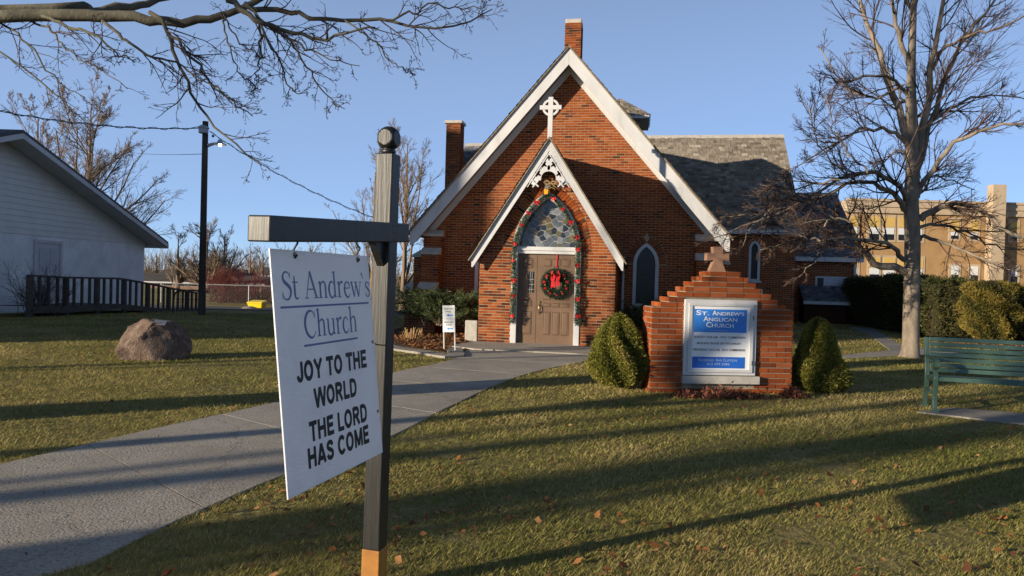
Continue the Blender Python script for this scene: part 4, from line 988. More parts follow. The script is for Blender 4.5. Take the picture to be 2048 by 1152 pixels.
for body, (xa, ya, yb), (xb, yc) in (('JOY TO THE', (592, 727, 767), (736, 724)), ('WORLD', (628, 772, 811), (717, 785)), ('THE LORD', (618, 834, 873), (738, 838)), ('HAS COME', (616, 895, 936), (741, 871))):
    a, t0 = bpx(xa, ya); _, t1 = bpx(xa, yb); b_, t2 = bpx(xb, yc)
    bold_line(body, a, b_, (t1 + t2) / 2, .078)
for (hx_, hy_) in ((588, 497), (716, 502)):                       # S-hooks
    x, _ = bpx(hx_, hy_ + 8)
    hk = spline([(x, -.014, -.018), (x, .0, -.03), (x + .004, .012, -.016), (x + .01, .0, .012), (x + .006, -.016, .03), (x, -.006, .047), (x, .0, .06)], 24)
    MB().tube(hk, .0042, 8).build('hook', M['iron'], bo, smooth=True)
    g_ = MB().lathe([(.012, -.001), (.012, .001)], 10).build('grommet', M['brass'], bo); g_.rotation_euler = (math.pi / 2, 0, 0); g_.location = (x, -.0045, -.018)
for t in (-.40, -.72):
    g_ = MB().lathe([(.008, -.001), (.008, .001)], 10).build('grommet', M['brass'], bo); g_.rotation_euler = (math.pi / 2, 0, 0); g_.location = (BWD - .02, -.0045, t)
MB().tube([(BWD - .02, -.004, -.40), (BWD + .04, .02, -.41), (BWD + .09, .03, -.42)], .003, 5).build('tie', M['iron'], bo)

# ------------------------------------------------------------------ brick monument sign
mL, mR = G(1299, 785), G(1582, 788)
mdir = (mR - mL)[:2]; MWD = float(np.linalg.norm(mdir)); myaw = math.atan2(mdir[1], mdir[0])
mon = empty('brick_sign', (mL[0], mL[1], 0), myaw, 'stepped brick church sign with framed blue notice board and stone cross on top', 'sign')
def mz(px, py):                                   # pixel on the monument front -> local x, z
    nrm = np.array([-math.sin(myaw), math.cos(myaw)]); r = ray(px, py); k = (mL[:2] @ nrm) / (r[:2] @ nrm); p = r * k
    d = np.array([math.cos(myaw), math.sin(myaw)]); return float((p[:2] - mL[:2]) @ d), float(p[2] + CAMH)
MH = .0755; ML = .2485; MD = .42; mm_ = .014
zt = mz(1445, 537)[1]; ncr = int(round(zt / MH)); print('monument', MWD, zt, ncr)
rng = random.Random(31)
bme = {}
def mbrick(x0, x1, z0, y0, y1):
    o = link('brick', rng.choice(mmes), None, mon); j = rng.uniform(-.002, .002)
    o.location = (x0, y0 + j, z0); o.scale = (x1 - x0, y1 - y0, MH - mm_)
mmes = []
for q in range(7):                                 # worn bricks: corners knocked about a little
    um = bpy.data.meshes.new('sign_brick'); um.from_pydata([(x + rng.uniform(-.009, .009), y + rng.uniform(-.02, .02), z + rng.uniform(-.03, .03)) for x, y, z in unit.v], [], unit.f); um.materials.append(M['mbrick']); mmes.append(um)
(fx0, fz1), (fx1, _), (_, fz0) = mz(1369, 598), mz(1513, 600), mz(1440, 750)
sx0, sx1, sz0, sz1 = mz(1362, 755)[0], mz(1516, 755)[0], mz(1440, 767)[1], mz(1440, 751)[1]
steps = [(0.0, MWD)] * ncr
ztop_full = (ncr - 7) * MH
for k in range(ncr):
    e = max(0, 7 - (ncr - 1 - k))
    steps[k] = (e * .118, MWD - e * .116)
def inset(z):                                      # opening behind the notice board
    return z + MH > sz0 - .01 and z < fz1 + 0.01
MB().box(.012, MWD - .012, .012, MD - .012, 0, ztop_full - .004).build('core', M['mmortar'], mon)
for k in range(ncr):
    a, b_ = steps[k]
    if (k + 1) * MH > ztop_full: MB().box(a + .012, b_ - .012, .012, MD - .012, max(k * MH - mm_ + .0005, ztop_full - .003), (k + 1) * MH - mm_ - .004).build('mortar_course', M['mmortar'], mon)
    x = a - (k % 2) * ML / 2 - rng.uniform(0, .02)
    while x < b_ - .03:
        xa, xb = max(x + mm_ / 2, a), min(x + ML - mm_ / 2, b_)
        if xb - xa > .04:
            z = k * MH
            if inset(z):
                if xa < fx0 and xb > fx0: xb = fx0 - .004
                elif xa < fx1 and xb > fx1: xa = fx1 + .004
                elif xa >= fx0 and xb <= fx1: x += ML; continue
            if xb - xa > .025: mbrick(xa, xb, z, 0.0, .1)
        x += ML
    for xe, sg in ((a, 1), (b_, -1)):              # bricks round the ends
        y = .11 if k % 2 else .105
        while y < MD - .02:
            ye = min(y + (.1 if (y < .15 and k % 2) else .2), MD); mbrick(min(xe, xe + sg * .1), max(xe, xe + sg * .1), k * MH, y, ye); y = ye + mm_
MB().box(sx0, sx1, -.07, .15, sz0, sz1 - .002).build('sill', M['stone'], mon, bevel=.008)
# cabinet
cab = MB().box(fx0 - .0, fx1, -.035, .011, fz0, fz1).build('notice_cabinet', M['white'], mon, bevel=.005)
W_, H_ = fx1 - fx0, fz1 - fz0
def cb(fx, fz): return fx0 + fx * W_, fz1 - fz * H_
def cbox(x0, x1, z0, z1, y0, y1, name, mat, par=None, bev=0): 
    (a, t), (b_, u) = cb(x0, z0), cb(x1, z1); return MB().box(a, b_, y0, y1, u, t).build(name, mat, par or cab, bevel=bev)
for q in ((.05, .95, .05, .085), (.05, .95, .925, .96), (.05, .10, .0852, .9248), (.90, .95, .0852, .9248)): cbox(*q, -.055, -.0352, 'door_rail', M['white'], bev=.004)
M['blue'] = flat('blue_panel', (.035, .20, .62), .35, var=.06); M['deep'] = flat('deep_blue_panel', (.02, .12, .50), .35, var=.06); M['panel_white'] = flat('white_panel', (.74, .75, .76), .4, var=.04)
cbox(.102, .898, .087, .923, -.0385, -.0353, 'back_panel', M['panel_white'])
cbox(.125, .855, .125, .43, -.042, -.0388, 'blue_panel', M['blue']); cbox(.118, .845, .755, .905, -.042, -.0388, 'blue_panel', M['deep'])
M['wprint'] = flat('white_letters', (.80, .80, .80), .4, var=.02); M['bprint'] = flat('pale_letters', (.30, .42, .66), .5, var=.02); M['gprint'] = flat('grey_letters', (.06, .055, .05), .5, var=.02)
def ctext(body, x0, x1, z0, z1, mat, bold=.006, y=-.0425):
    (a, t), (b_, u) = cb(x0, z0), cb(x1, z1); vs, fs = text2d(body, a, b_, u, t, y - .0015, y, bold); MB().add(vs, fs).build('lettering', mat, cab)
def smallcaps(words, z1, hcap, x0, x1, mat, bold=.012):
    """first letter of each word tall"""
    tot = sum(.78 + .62 * (len(w) - 1) for w in words) + .45 * (len(words) - 1); k = (x1 - x0) / tot; x = x0
    for w in words:
        ctext(w[0], x, x + .72 * k, z1 - hcap, z1, mat, bold); x += .78 * k
        if len(w) > 1: ctext(w[1:], x, x + .60 * k * (len(w) - 1), z1 - hcap * .74, z1, mat, bold); x += .62 * k * (len(w) - 1)
        x += .45 * k
smallcaps(['ST.', "ANDREW'S"], .205, .062, .155, .83, M['wprint']); smallcaps(['ANGLICAN'], .285, .066, .255, .735, M['wprint']); smallcaps(['CHURCH'], .365, .07, .295, .685, M['wprint'])
ctext('ESTABLISHED', .36, .60, .395, .415, M['bprint'], 0)
ctext('SUNDAY 10:30 A.M.  HOLY COMMUNION', .135, .845, .480, .508, M['gprint'], .012, -.039); ctext('MORNING PRAYER ON 4TH SUNDAY', .175, .785, .562, .590, M['gprint'], .012, -.039)
ctext('WEDNESDAY 10:15 A.M.  HOLY COMMUNION', .12, .845, .646, .676, M['gprint'], .012, -.039)
smallcaps(['REVEREND', 'ANN', 'CLIFTON'], .815, .04, .20, .74, M['bprint'], .004); ctext('613 399 3082', .32, .635, .835, .865, M['bprint'], .004)
for z in (.20, .80): cbox(.935, .952, z, z + .06, -.06, -.0552, 'hinge', M['brass'])
lt = MB().box(0, .016, 0, .02, 0, .012)
lme = bpy.data.meshes.new('bulb'); lme.from_pydata(lt.v, [], lt.f); lme.materials.append(M['white'])
for i in range(11):
    o = link('clip', lme, None, cab); o.location = (fx0 - .017, -.03, fz0 + .2 * H_ + i * .065 * H_ * 1.1)
# stone cross on top
ccx, _ = mz(1441, 530); cz0 = (ncr) * MH - mm_ + .002
mcx = [(-.10, 0), (-.055, .12), (-.055, .155), (-.135, .145), (-.135, .25), (-.055, .24), (-.06, .335), (.06, .335), (.055, .24), (.135, .25), (.135, .145), (.055, .155), (.055, .12), (.10, 0)]
M['sandstone'] = noisy('brown_stone', [(.3, (.20, .11, .07)), (.7, (.30, .17, .11))], 9, .95, .006, fine=70)
k = (mz(1441, 493)[1] - cz0) / .335; mcx = [(x * 1.15, z) for x, z in mcx]
sc = MB().add(*shape2d([[(ccx + x * k, cz0 + z * k) for x, z in mcx]], .09, .20)).build('stone_cross', M['sandstone'], mon, bevel=.008)
lw_ = MB().box(steps[-1][0] + .02, steps[-1][1] - .02, .03, MD - .05, cz0 - .014, cz0).build('mortar_top', M['mortar'], mon)

# ------------------------------------------------------------------ shrubs
def trunk_stub(par, h=.3, r=.03): MB().tube([(0, 0, -.05), (.01, 0, h)], [r, r * .6], 6).build('trunk', M['bark'], par)
def dense_shrub(name, prof, loc, label, cat, seed, n, size, mat, squash=1.0, lobes=.16, group=None, rot=0.0):
    """prof: list of (z, radius); dense needled surface over a lumpy core"""
    o = empty(name, loc, rot, label, cat, group); rg = np.random.default_rng(seed)
    zz = np.array([p[0] for p in prof]); rr = np.array([p[1] for p in prof])
    A = rg.uniform(0, 6.28, 8); Fq = rg.integers(2, 9, 8); Fz = rg.uniform(2, 14, 8)
    def lump(a, z): return 1 + lobes * sum(np.sin(Fq[i] * a + Fz[i] * z + A[i]) for i in range(8)) / 2.4 + .035 * np.sin(a * 17 + np.sin(z * 31 + A[0]) * 2) * np.sin(z * 37 + np.sin(a * 11 + A[1]) * 2)
    w = np.interp(np.linspace(zz[0], zz[-1], 200), zz, rr) + .03; cdf = np.cumsum(w); cdf /= cdf[-1]
    z = np.interp(rg.uniform(0, 1, n), cdf, np.linspace(zz[0], zz[-1], 200)); a = rg.uniform(0, 2 * math.pi, n)
    depth = rg.beta(1.2, 5, n) * .35 - (rg.uniform(0, 1, n) < .10) * rg.uniform(0, .14, n)
    lm = lump(a, z); r = np.interp(z, zz, rr) * lm * (1 - depth)
    pos = np.column_stack([r * np.cos(a), r * np.sin(a) * squash, z])
    nr = np.column_stack([np.cos(a), np.sin(a), np.full(n, .55)])
    tone = .38 + 2.2 * (lm - 1) - depth * .5  # hollows and deeper needles darker: shade of the gaps put into the tone
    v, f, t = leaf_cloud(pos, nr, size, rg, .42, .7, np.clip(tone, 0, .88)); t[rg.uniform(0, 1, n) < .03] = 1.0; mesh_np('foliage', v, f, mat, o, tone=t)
    core = MB(); nn = 14; rings = 10; vs = []
    for i in range(rings + 1):
        zq = zz[0] + (zz[-1] - zz[0]) * i / rings
        for j in range(nn):
            aa = 2 * math.pi * j / nn; q = .80 * float(np.interp(zq, zz, rr)) * float(lump(np.array(aa), np.array(zq))); vs.append((q * math.cos(aa), q * math.sin(aa) * squash, zq))
    fs = [(i * nn + j, i * nn + (j + 1) % nn, (i + 1) * nn + (j + 1) % nn, (i + 1) * nn + j) for i in range(rings) for j in range(nn)] + [tuple(range(nn - 1, -1, -1)), tuple(range(rings * nn, rings * nn + nn))]
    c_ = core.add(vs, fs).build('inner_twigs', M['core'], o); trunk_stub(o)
    return o
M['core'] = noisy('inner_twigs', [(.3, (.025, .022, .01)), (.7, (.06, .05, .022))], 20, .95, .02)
b1 = G(1241, 783); k1 = b1[1] / FPX
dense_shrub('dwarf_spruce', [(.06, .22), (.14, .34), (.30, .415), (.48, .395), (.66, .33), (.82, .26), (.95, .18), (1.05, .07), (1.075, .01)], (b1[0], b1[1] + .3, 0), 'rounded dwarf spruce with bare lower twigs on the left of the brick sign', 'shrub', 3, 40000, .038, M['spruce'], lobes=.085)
tw = MB(); rng = random.Random(9)
for i in range(26):
    a = rng.uniform(0, 6.28); r = rng.uniform(.15, .36); tw.tube([(0, 0, 0), (r * .5 * math.cos(a), r * .5 * math.sin(a), .1), (r * math.cos(a), r * math.sin(a), rng.uniform(.16, .34))], [.012, .008, .004], 4)
tw.build('bare_twigs', M['fartwig'], bpy.data.objects['dwarf_spruce'])
b2 = G(1650, 788)
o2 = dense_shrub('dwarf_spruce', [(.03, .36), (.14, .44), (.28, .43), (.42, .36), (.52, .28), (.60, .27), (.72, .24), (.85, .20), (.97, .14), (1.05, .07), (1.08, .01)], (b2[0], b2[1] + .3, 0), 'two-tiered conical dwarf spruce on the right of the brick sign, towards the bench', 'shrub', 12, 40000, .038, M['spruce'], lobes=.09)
# juniper beside the porch: arching feathery sprays
def juniper(loc, rad, ht, seed, label, n=230, bias=(0, 0)):
    o = empty('juniper', loc, -TH, label, 'shrub'); rg = np.random.default_rng(seed); Pp = []; Nn = []; st = MB(); To = []
    for i in range(n):
        a = rg.uniform(0, 6.28); L = rg.uniform(.55, 1.0); d = np.array([math.cos(a) + bias[0], math.sin(a) * .7 + bias[1], 0]); h = ht * rg.uniform(.35, 1.0)
        base = np.array([rg.normal(0, .25) * rad, rg.normal(0, .15), .25])
        p = spline([base, base + d * rad * L * .45 + [0, 0, h * .55], base + d * rad * L * .9 + [0, 0, h * .75], base + d * rad * L * 1.12 + [0, 0, h * rg.uniform(.7, 1.0)]], 12)
        if i % 3 == 0: st.tube(p[::3], [.014, .01, .007, .004], 4)
        m_ = 75; t = rg.uniform(.25, 1, m_); q = np.column_stack([np.interp(t, np.linspace(0, 1, 12), p[:, j]) for j in range(3)])
        tan = p[-1] - p[5]; tan /= np.linalg.norm(tan); wd = .07 * (1.15 - t)[:, None] + .012
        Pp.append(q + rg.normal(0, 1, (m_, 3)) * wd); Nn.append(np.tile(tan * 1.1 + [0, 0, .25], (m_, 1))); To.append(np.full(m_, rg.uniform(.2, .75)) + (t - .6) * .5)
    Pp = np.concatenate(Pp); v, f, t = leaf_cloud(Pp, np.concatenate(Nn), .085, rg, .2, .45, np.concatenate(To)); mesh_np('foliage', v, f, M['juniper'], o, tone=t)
    st.build('branches', M['fartwig'], o); return o
ju = CW(-2.75, 1.55)
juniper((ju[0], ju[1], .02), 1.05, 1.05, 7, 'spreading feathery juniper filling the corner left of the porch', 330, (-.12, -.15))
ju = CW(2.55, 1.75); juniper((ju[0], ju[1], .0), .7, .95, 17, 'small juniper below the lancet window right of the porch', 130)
# low brown groundcover shrubs at the monument foot and dry perennials in the bed
def dry_clump(name, loc, n, r, h, mat, label, seed, cat='plant', group=None):
    o = empty(name, loc, 0, label, cat, group); rg = np.random.default_rng(seed); p = rg.normal(0, r, (n, 3)) * [1, .45, 0]; p[:, 2] = np.abs(rg.normal(0, h * .5, n)) * np.exp(-(p[:, 0] / r) ** 2 * .25)
    v, f, t = leaf_cloud(p, np.tile([0, 0, .7], (n, 1)), .05, rg, .6, .9); mesh_np('leaves', v, f, mat, o, tone=t)
    st = MB()
    for i in range(14): a = rg.normal(0, r * .8); st.tube([(a, 0, 0), (a + rg.normal(0, .05), rg.normal(0, .05), h * rg.uniform(.6, 1.2))], .004, 4)
    st.build('stems', M['twig'], o); return o
M['russet'] = leafmat('russet_leaves', [(0, (.05, .018, .014)), (.6, (.15, .05, .032)), (1, (.27, .11, .06))], .8, .15)
for px, w_, h_, lab in ((1372, .09, .07, 'small russet ground plant at the left foot of the brick sign'), (1455, .24, .12, 'low russet ground cover under the notice board sill'), (1585, .09, .13, 'russet ground plant between brick sign and conical spruce')):
    q = G(px, 796); dry_clump('ground_plant', (q[0], q[1], 0), 700 if w_ > .1 else 350, w_, h_, M['russet'], lab, px)
q = CW(-3.2, -.15); rg = np.random.default_rng(44)
st_ = empty('dry_perennial', (q[0], q[1], .02), 0, 'clump of cut straw coloured perennial stems in the mulch bed', 'plant'); mb = MB()
for i in range(46):
    a, r = rg.uniform(0, 6.28), rg.uniform(.02, .2); mb.tube([(r * math.cos(a), r * math.sin(a) * .6, 0), (r * 1.5 * math.cos(a), r * math.sin(a), rg.uniform(.12, .3))], [.008, .006], 4)
mb.build('stems', flat('straw', (.42, .27, .12), .8, var=.3, scale=20), st_)

# ------------------------------------------------------------------ little parish hall sign
h0, h1 = G(889, 690), G(912, 704)
pb = P(887, 690, 14.6); 
hs = empty('direction_sign', (pb[0], 14.6, 0.02), -.15, 'small white two-panel direction sign with blue arrows leaning in the mulch bed', 'sign')
hs.rotation_euler = (0, -.045, -.18)
k = 14.6 / FPX; pw_ = 25 * k
for i, (z0, z1) in enumerate(((.66, .93), (.385, .655))):
    pn = MB().box(0, pw_, -.01, .0, z0, z1).build('panel', flat('sign_white', (.8, .8, .78), .4, var=.03), hs)
    for j, tx in enumerate((('PARISH', 'HALL'), ('WHAT-NOT', 'SHOP'))[i]):
        vs, fs = text2d(tx, pw_ * (.12 if j == 0 else .27), pw_ * (.88 if j == 0 else .73), z1 - .085 - j * .055, z1 - .05 - j * .055, -.0125, -.0102); MB().add(vs, fs).build('lettering', M['gprint'], pn)
    zc_ = z0 + .07; ar = [(pw_ * .3, zc_), (pw_ * .5, zc_ + .028), (pw_ * .5, zc_ + .012), (pw_ * .85, zc_ + .012), (pw_ * .85, zc_ - .012), (pw_ * .5, zc_ - .012), (pw_ * .5, zc_ - .028)]
    MB().add(*shape2d([ar], -.0125, -.0103)).build('arrow', flat('arrow_blue', (.06, .27, .62), .5), pn)
for x in (.012, pw_ - .012): MB().box(x - .012, x + .012, .001, .022, -.12, .92).build('leg', M['white'], hs)

# ------------------------------------------------------------------ boulder with plaque
bl = G(307, 722); bld = empty('boulder', (bl[0] - .16, bl[1] + .35, 0), .15, 'large rounded reddish granite boulder with a small metal plaque on the lawn', 'boulder')
import bmesh
bmx = bmesh.new(); bmesh.ops.create_icosphere(bmx, subdivisions=5, radius=1.0)
from mathutils import noise as mnoise
hwB = 76 * bl[1] / FPX * .98; htB = .70
cuts = [(Vector((-.62, -.52, .58)).normalized(), .66), (Vector((.40, -.88, .22)).normalized(), .64), (Vector((.15, -.05, .98)).normalized(), .80), (Vector((.85, -.1, .5)).normalized(), .72), (Vector((-.95, .0, .15)).normalized(), .86), (Vector((-.25, -.96, -.1)).normalized(), .72), (Vector((.75, -.65, -.1)).normalized(), .78)]
for v in bmx.verts:
    c = v.co.copy()
    for nn, d in cuts:
        e = c.dot(nn) - d
        if e > 0: c -= nn * e * .95
    c *= 1 + .05 * mnoise.noise(c * 1.8) + .035 * mnoise.noise(c * 4.5) + .02 * mnoise.noise(c * 11) + .012 * mnoise.noise(c * 24)
    v.co = Vector((c.x * hwB, c.y * .52, (c.z * .70 + .36) * htB))
me = bpy.data.meshes.new('rock'); bmx.to_mesh(me); bmx.free(); me.polygons.foreach_set('use_smooth', np.ones(len(me.polygons), bool))
M['granite'] = noisy('granite', [(.25, (.07, .045, .033)), (.5, (.145, .10, .075)), (.75, (.26, .19, .15))], 6, .9, .03, fine=38, fine_amt=.75, bstr=1.0)
link('rock', me, M['granite'], bld)
pq = MB().box(-.10, .10, -.065, .065, 0, .014).build('plaque', flat('plaque_metal', (.42, .45, .48), .3, metal=.7), bld, bevel=.004); pq.location = (.14, -.19, .625); pq.rotation_euler = (.5, .1, 0)

# ------------------------------------------------------------------ park bench
bq = G(1864, 826); bn = empty('park_bench', (bq[0], bq[1], .02), -.30, 'green metal park bench with slatted seat and curled cast arms', 'bench')
BL = 1.72; gm = M['green_metal']
def bench_end(x):
    e = empty('bench_end'); COL.objects.unlink(e); bpy.data.objects.remove(e)
    w = .052
    def strip(name, pts, hs, n=22):
        p = spline(pts, n); hh = np.interp(np.linspace(0, 1, n), np.linspace(0, 1, len(hs)), hs); mb = MB()
        t = np.gradient(p, axis=0); nn = np.column_stack([-t[:, 1], t[:, 0]]); nn /= np.linalg.norm(nn, axis=1)[:, None]
        vs = []
        for i in range(n):
            for sg, xx in ((1, x - w / 2), (1, x + w / 2), (-1, x + w / 2), (-1, x - w / 2)):
                q = p[i] + nn[i] * sg * hh[i] / 2; vs.append((xx, q[0], q[1]))
        fs = [(4 * i + j, 4 * i + 4 + j, 4 * i + 4 + (j + 1) % 4, 4 * i + (j + 1) % 4) for i in range(n - 1) for j in range(4)] + [(0, 1, 2, 3), (4 * n - 1, 4 * n - 2, 4 * n - 3, 4 * n - 4)]
        return mb.add(vs, fs).build(name, gm, bn, bevel=.006)
    strip('leg', [(-.02, 0), (0, .06), (.015, .2), (-.005, .38), (-.01, .43), (.02, .5), (.0, .57)], [.075, .05, .05, .055, .065, .05, .05])
    strip('leg', [(.50, 0), (.47, .06), (.44, .2), (.41, .38), (.42, .45)], [.08, .05, .048, .055, .05])
    strip('back_post', [(.42, .43), (.45, .6), (.50, .80), (.53, .90)], [.05, .05, .045, .04])
    strip('arm_rest', [(.46, .66), (.3, .655), (.12, .655), (.0, .645), (-.05, .605), (-.025, .565), (.02, .57)], [.03, .03, .035, .045, .055, .05, .04])
    strip('cross_tie', [(.015, .24), (.2, .225), (.44, .24)], [.03, .025, .03])
    MB().box(x - .045, x + .045, -.075, .03, 0, .02).build('foot', gm, bn, bevel=.004); MB().box(x - .045, x + .045, .45, .55, 0, .02).build('foot', gm, bn, bevel=.004)
    MB().box(x - w / 2 + .002, x + w / 2 - .002, -.02, .45, .385, .415).build('seat_rail', gm, bn)
for x in (.026, BL - .026): bench_end(x)
def slat(y, z, ang, w=.062, t=.016, nm='seat_slat'):
    o = MB().box(.055, BL - .055, -w / 2, w / 2, -t / 2, t / 2).build(nm, gm, bn, bevel=.005); o.location = (0, y, z); o.rotation_euler = (ang, 0, 0)
slat(-.025, .415, 1.1, .055); slat(.01, .437, .15)
for i in range(5): slat(.085 + i * .075, .437 - .006 * i, -.06)
for i in range(7):
    z = .485 + i * .066; y = float(np.interp(z, [.43, .6, .8, .9], [.405, .43, .48, .51])); slat(y, z, 1.32, .054, nm='back_slat')

# ------------------------------------------------------------------ white hall on the left with its ramp
hall = empty('white_hall', (-16.3, 32.0, -.3), 0, 'low white painted hall with clapboard gable and long shallow roof', 'hall')
# local: y runs towards the camera as -y; gable wall on the plane x=0 facing +x
HY, HE = 18.4, 3.1                                # full gable width, eave height
hsl = .315; hpk = HE + HY / 2 * hsl
M['wblock'] = noisy('white_block_paint', [(.3, (.60, .61, .62)), (.65, (.76, .77, .78))], 1.4, .7, .002, fine=40, fine_amt=.2)
M['siding'] = flat('cream_clapboard', (.60, .60, .56), .6, var=.06, scale=2)
hw_ = MB().prism([(-.2, 0, -.3), (-.2, -HY, -.3), (-.2, -HY, HE), (-.2, -HY / 2, hpk - .05), (-.2, 0, HE)], (-.1, 0, 0)).build('gable_wall', M['wblock'], hall)
zsid = 2.86
bk = MB(); rng = random.Random(2); z = -.28; k = 0
while z < zsid - .1:
    y = -HY - (k % 2) * .2
    while y < 0:
        a, b = max(y + .003, -HY), min(y + .397, 0)
        if b - a > .03 and not (-7.35 < (a + b) / 2 < -5.9 and z > .5 and z < 2.66): bk.box(-.199, -.19 + rng.uniform(-.0015, .0015), a, b, z + .003, min(z + .197, zsid))
        y += .4
    z += .2; k += 1
o = bk.build('blocks', M['wblock'], hw_); o['kind'] = 'stuff'
z = zsid
while z < hpk - .25:                               # clapboards on the gable, one by one
    half0 = min(HY / 2 + .02, (hpk - z) / hsl); half1 = min(HY / 2 + .02, max(.1, (hpk - z - .2) / hsl))
    c = -HY / 2
    MB().add([(-.165, c - half0, z), (-.165, c + half0, z), (-.185, c + half1, z + .2), (-.185, c - half1, z + .2), (-.199, c - half0, z), (-.199, c + half0, z)], [(0, 1, 2, 3), (4, 5, 1, 0)]).build('clapboard', M['siding'], hall); z += .2
MB().box(-6.4, -.31, -.3, 0, -.3, HE).build('side_wall', M['wblock'], hall); MB().box(-6.4, -.31, -HY, -HY + .3, -.3, HE).build('side_wall', M['wblock'], hall)
M['grey_roof'] = noisy('grey_asphalt_shingle', [(.3, (.07, .07, .075)), (.7, (.12, .12, .125))], 6, .95, .004, fine=60)
for sgn, ye in ((1, .55), (-1, -HY - .55)):
    c = -HY / 2; ze = hpk - (HY / 2 + .55) * hsl
    MB().prism([(.62, c, hpk + .02), (.62, ye, ze + .02), (.62, ye, ze + .12), (.62, c, hpk + .13)], (-7.4, 0, 0)).build('roof', M['grey_roof'], hall)
    MB().prism([(.60, c, hpk + .018), (.60, ye, ze + .018), (.60, ye, ze - .14), (.60, c, hpk - .15)], (.035, 0, 0)).build('rake_board', M['white'], hall)
    MB().prism([(.595, c, hpk - .09), (.595, ye, ze - .09), (.595, ye, ze - .12), (.595, c, hpk - .12)], (-.76, 0, 0)).build('soffit', M['white'], hall)
    MB().box(-6.7, .59, min(ye, ye + sgn * .03), max(ye, ye + sgn * .03), ze - .18, ze + .1).build('fascia', M['white'], hall)
dd = MB().box(-.24, -.17, -7.25, -6.0, .55, 2.6).build('door', flat('hall_door', (.45, .47, .50), .5, var=.05), hall)
for a, b, z0, z1 in ((-7.12, -6.7, .7, 1.5), (-6.55, -6.13, .7, 1.5), (-7.12, -6.7, 1.62, 2.45), (-6.55, -6.13, 1.62, 2.45)): MB().box(-.169, -.155, a, b, z0, z1).build('door_panel', flat('hall_door_panel', (.40, .42, .46), .5, var=.05), dd, bevel=.01)
for q in ((-7.38, -7.26, .55, 2.72), (-5.99, -5.87, .55, 2.72)): MB().box(-.186, -.14, *q).build('door_trim', M['white'], hall)
MB().box(-.186, -.14, -7.255, -5.995, 2.61, 2.72).build('door_trim', M['white'], hall)
# ramp with timber railing
M['ramp_wood'] = noisy('weathered_ramp_wood', [(.3, (.055, .045, .038)), (.7, (.11, .095, .08))], 3, .9, .004, stretch=(1, 1, 5))
rpt = empty('ramp_railing', (0, 0, 0), 0, 'dark timber wheelchair ramp with picket railing along the white hall', 'ramp')
RX = -14.3
def rp_(px, py, Y=None):
    r = ray(px, py); return None
rail = []                                          # (y, deck z, rail z) along the ramp at x = RX
def at_x(px, py, X=RX):
    r = ray(px, py); k_ = X / r[0]; return np.array([X, r[1] * k_, CAMH + r[2] * k_])
top = [at_x(*p) for p in ((60, 551), (128, 555), (240, 557), (295, 567), (345, 577), (392, 586))]
rt = np.array(top); rt = rt[np.argsort(rt[:, 1])]
yy = np.linspace(rt[0, 1], min(rt[-1, 1], 34), 27); zz = np.interp(yy, rt[:, 1], rt[:, 2])
gl_ = gz(RX, yy)
mb = MB()
for i in range(len(yy) - 1): mb.bar((RX, yy[i], zz[i]), (RX, yy[i + 1], zz[i + 1]), .12, .06)
mb.build('top_rail', M['ramp_wood'], rpt)
for i in range(len(yy)):
    big = i % 4 == 0; w = .07 if big else .035
    dk = max(gl_[i] + .05, zz[i] - .95)
    MB().box(RX - w, RX + w, yy[i] - w, yy[i] + w, gl_[i] - .1 if big else dk, zz[i] + (.0 if not big else .02)).build('post' if big else 'baluster', M['ramp_wood'], rpt)
mb = MB()
for i in range(len(yy) - 1):
    a, b = max(gl_[i] + .06, zz[i] - .92), max(gl_[i + 1] + .06, zz[i + 1] - .92)
    mb.add([(RX + .1, yy[i], a), (RX + .1, yy[i + 1], b), (RX - 1.6, yy[i + 1], b), (RX - 1.6, yy[i], a), (RX + .1, yy[i], a - .2), (RX + .1, yy[i + 1], b - .2)], [(0, 1, 2, 3), (4, 5, 1, 0)])
mb.build('deck', M['ramp_wood'], rpt)
gp_ = at_x(375, 625, -12.6)
gt = empty('iron_gate', (gp_[0], gp_[1], float(gz(gp_[0], gp_[1]))), .1, 'low black bent-pipe gate rack between ramp and utility pole', 'gate'); mb = MB()
gtb = MB().tube(spline([(-.55, 0, 0), (-.5, 0, .7), (-.3, 0, .88), (.2, 0, .9), (.75, 0, .88)], 16), .03, 6).build('frame', M['iron'], gt)
for i in range(8): MB().tube([(-.42 + i * .155, 0, .05), (-.42 + i * .155, 0, .86)], .011, 5).build('bar', M['iron'], gt)
for z in (.2, .55): MB().tube([(-.5, 0, z), (.75, 0, z)], .012, 5).build('bar', M['iron'], gt)
# bare dark bush in front of the hall at the left
def wiry(name, loc, n, r, h, mat, label, cat, seed, rad=.006, group=None):
    o = empty(name, loc, 0, label, cat, group); rg = np.random.default_rng(seed)
    lv = [np.array([rg.normal(0, r * .25, n), rg.normal(0, r * .25, n), np.zeros(n)]).T]
    d = np.column_stack([rg.normal(0, .6, n), rg.normal(0, .6, n), np.full(n, 1.1)]); d /= np.linalg.norm(d, axis=1)[:, None]
    br = grow(lv[0], d, np.full(n, h) * rg.uniform(.6, 1.15, n), np.full(n, rad), 5, .16, .02, rg)
    allb = [br]; ch = kids(br, 6, rg, .45, (25, 60), .3); b2 = grow(*ch, 4, .2, .05, rg); allb.append(b2)
    ch = kids(b2, 4, rg, .5, (25, 60), .3); b3 = grow(*ch, 3, .2, .05, rg); allb.append(b3)
    tube_mesh('stems', allb[:1], 4, mat, o); tube_mesh('twigs', allb[1:], 3, mat, o, tone=True); return o

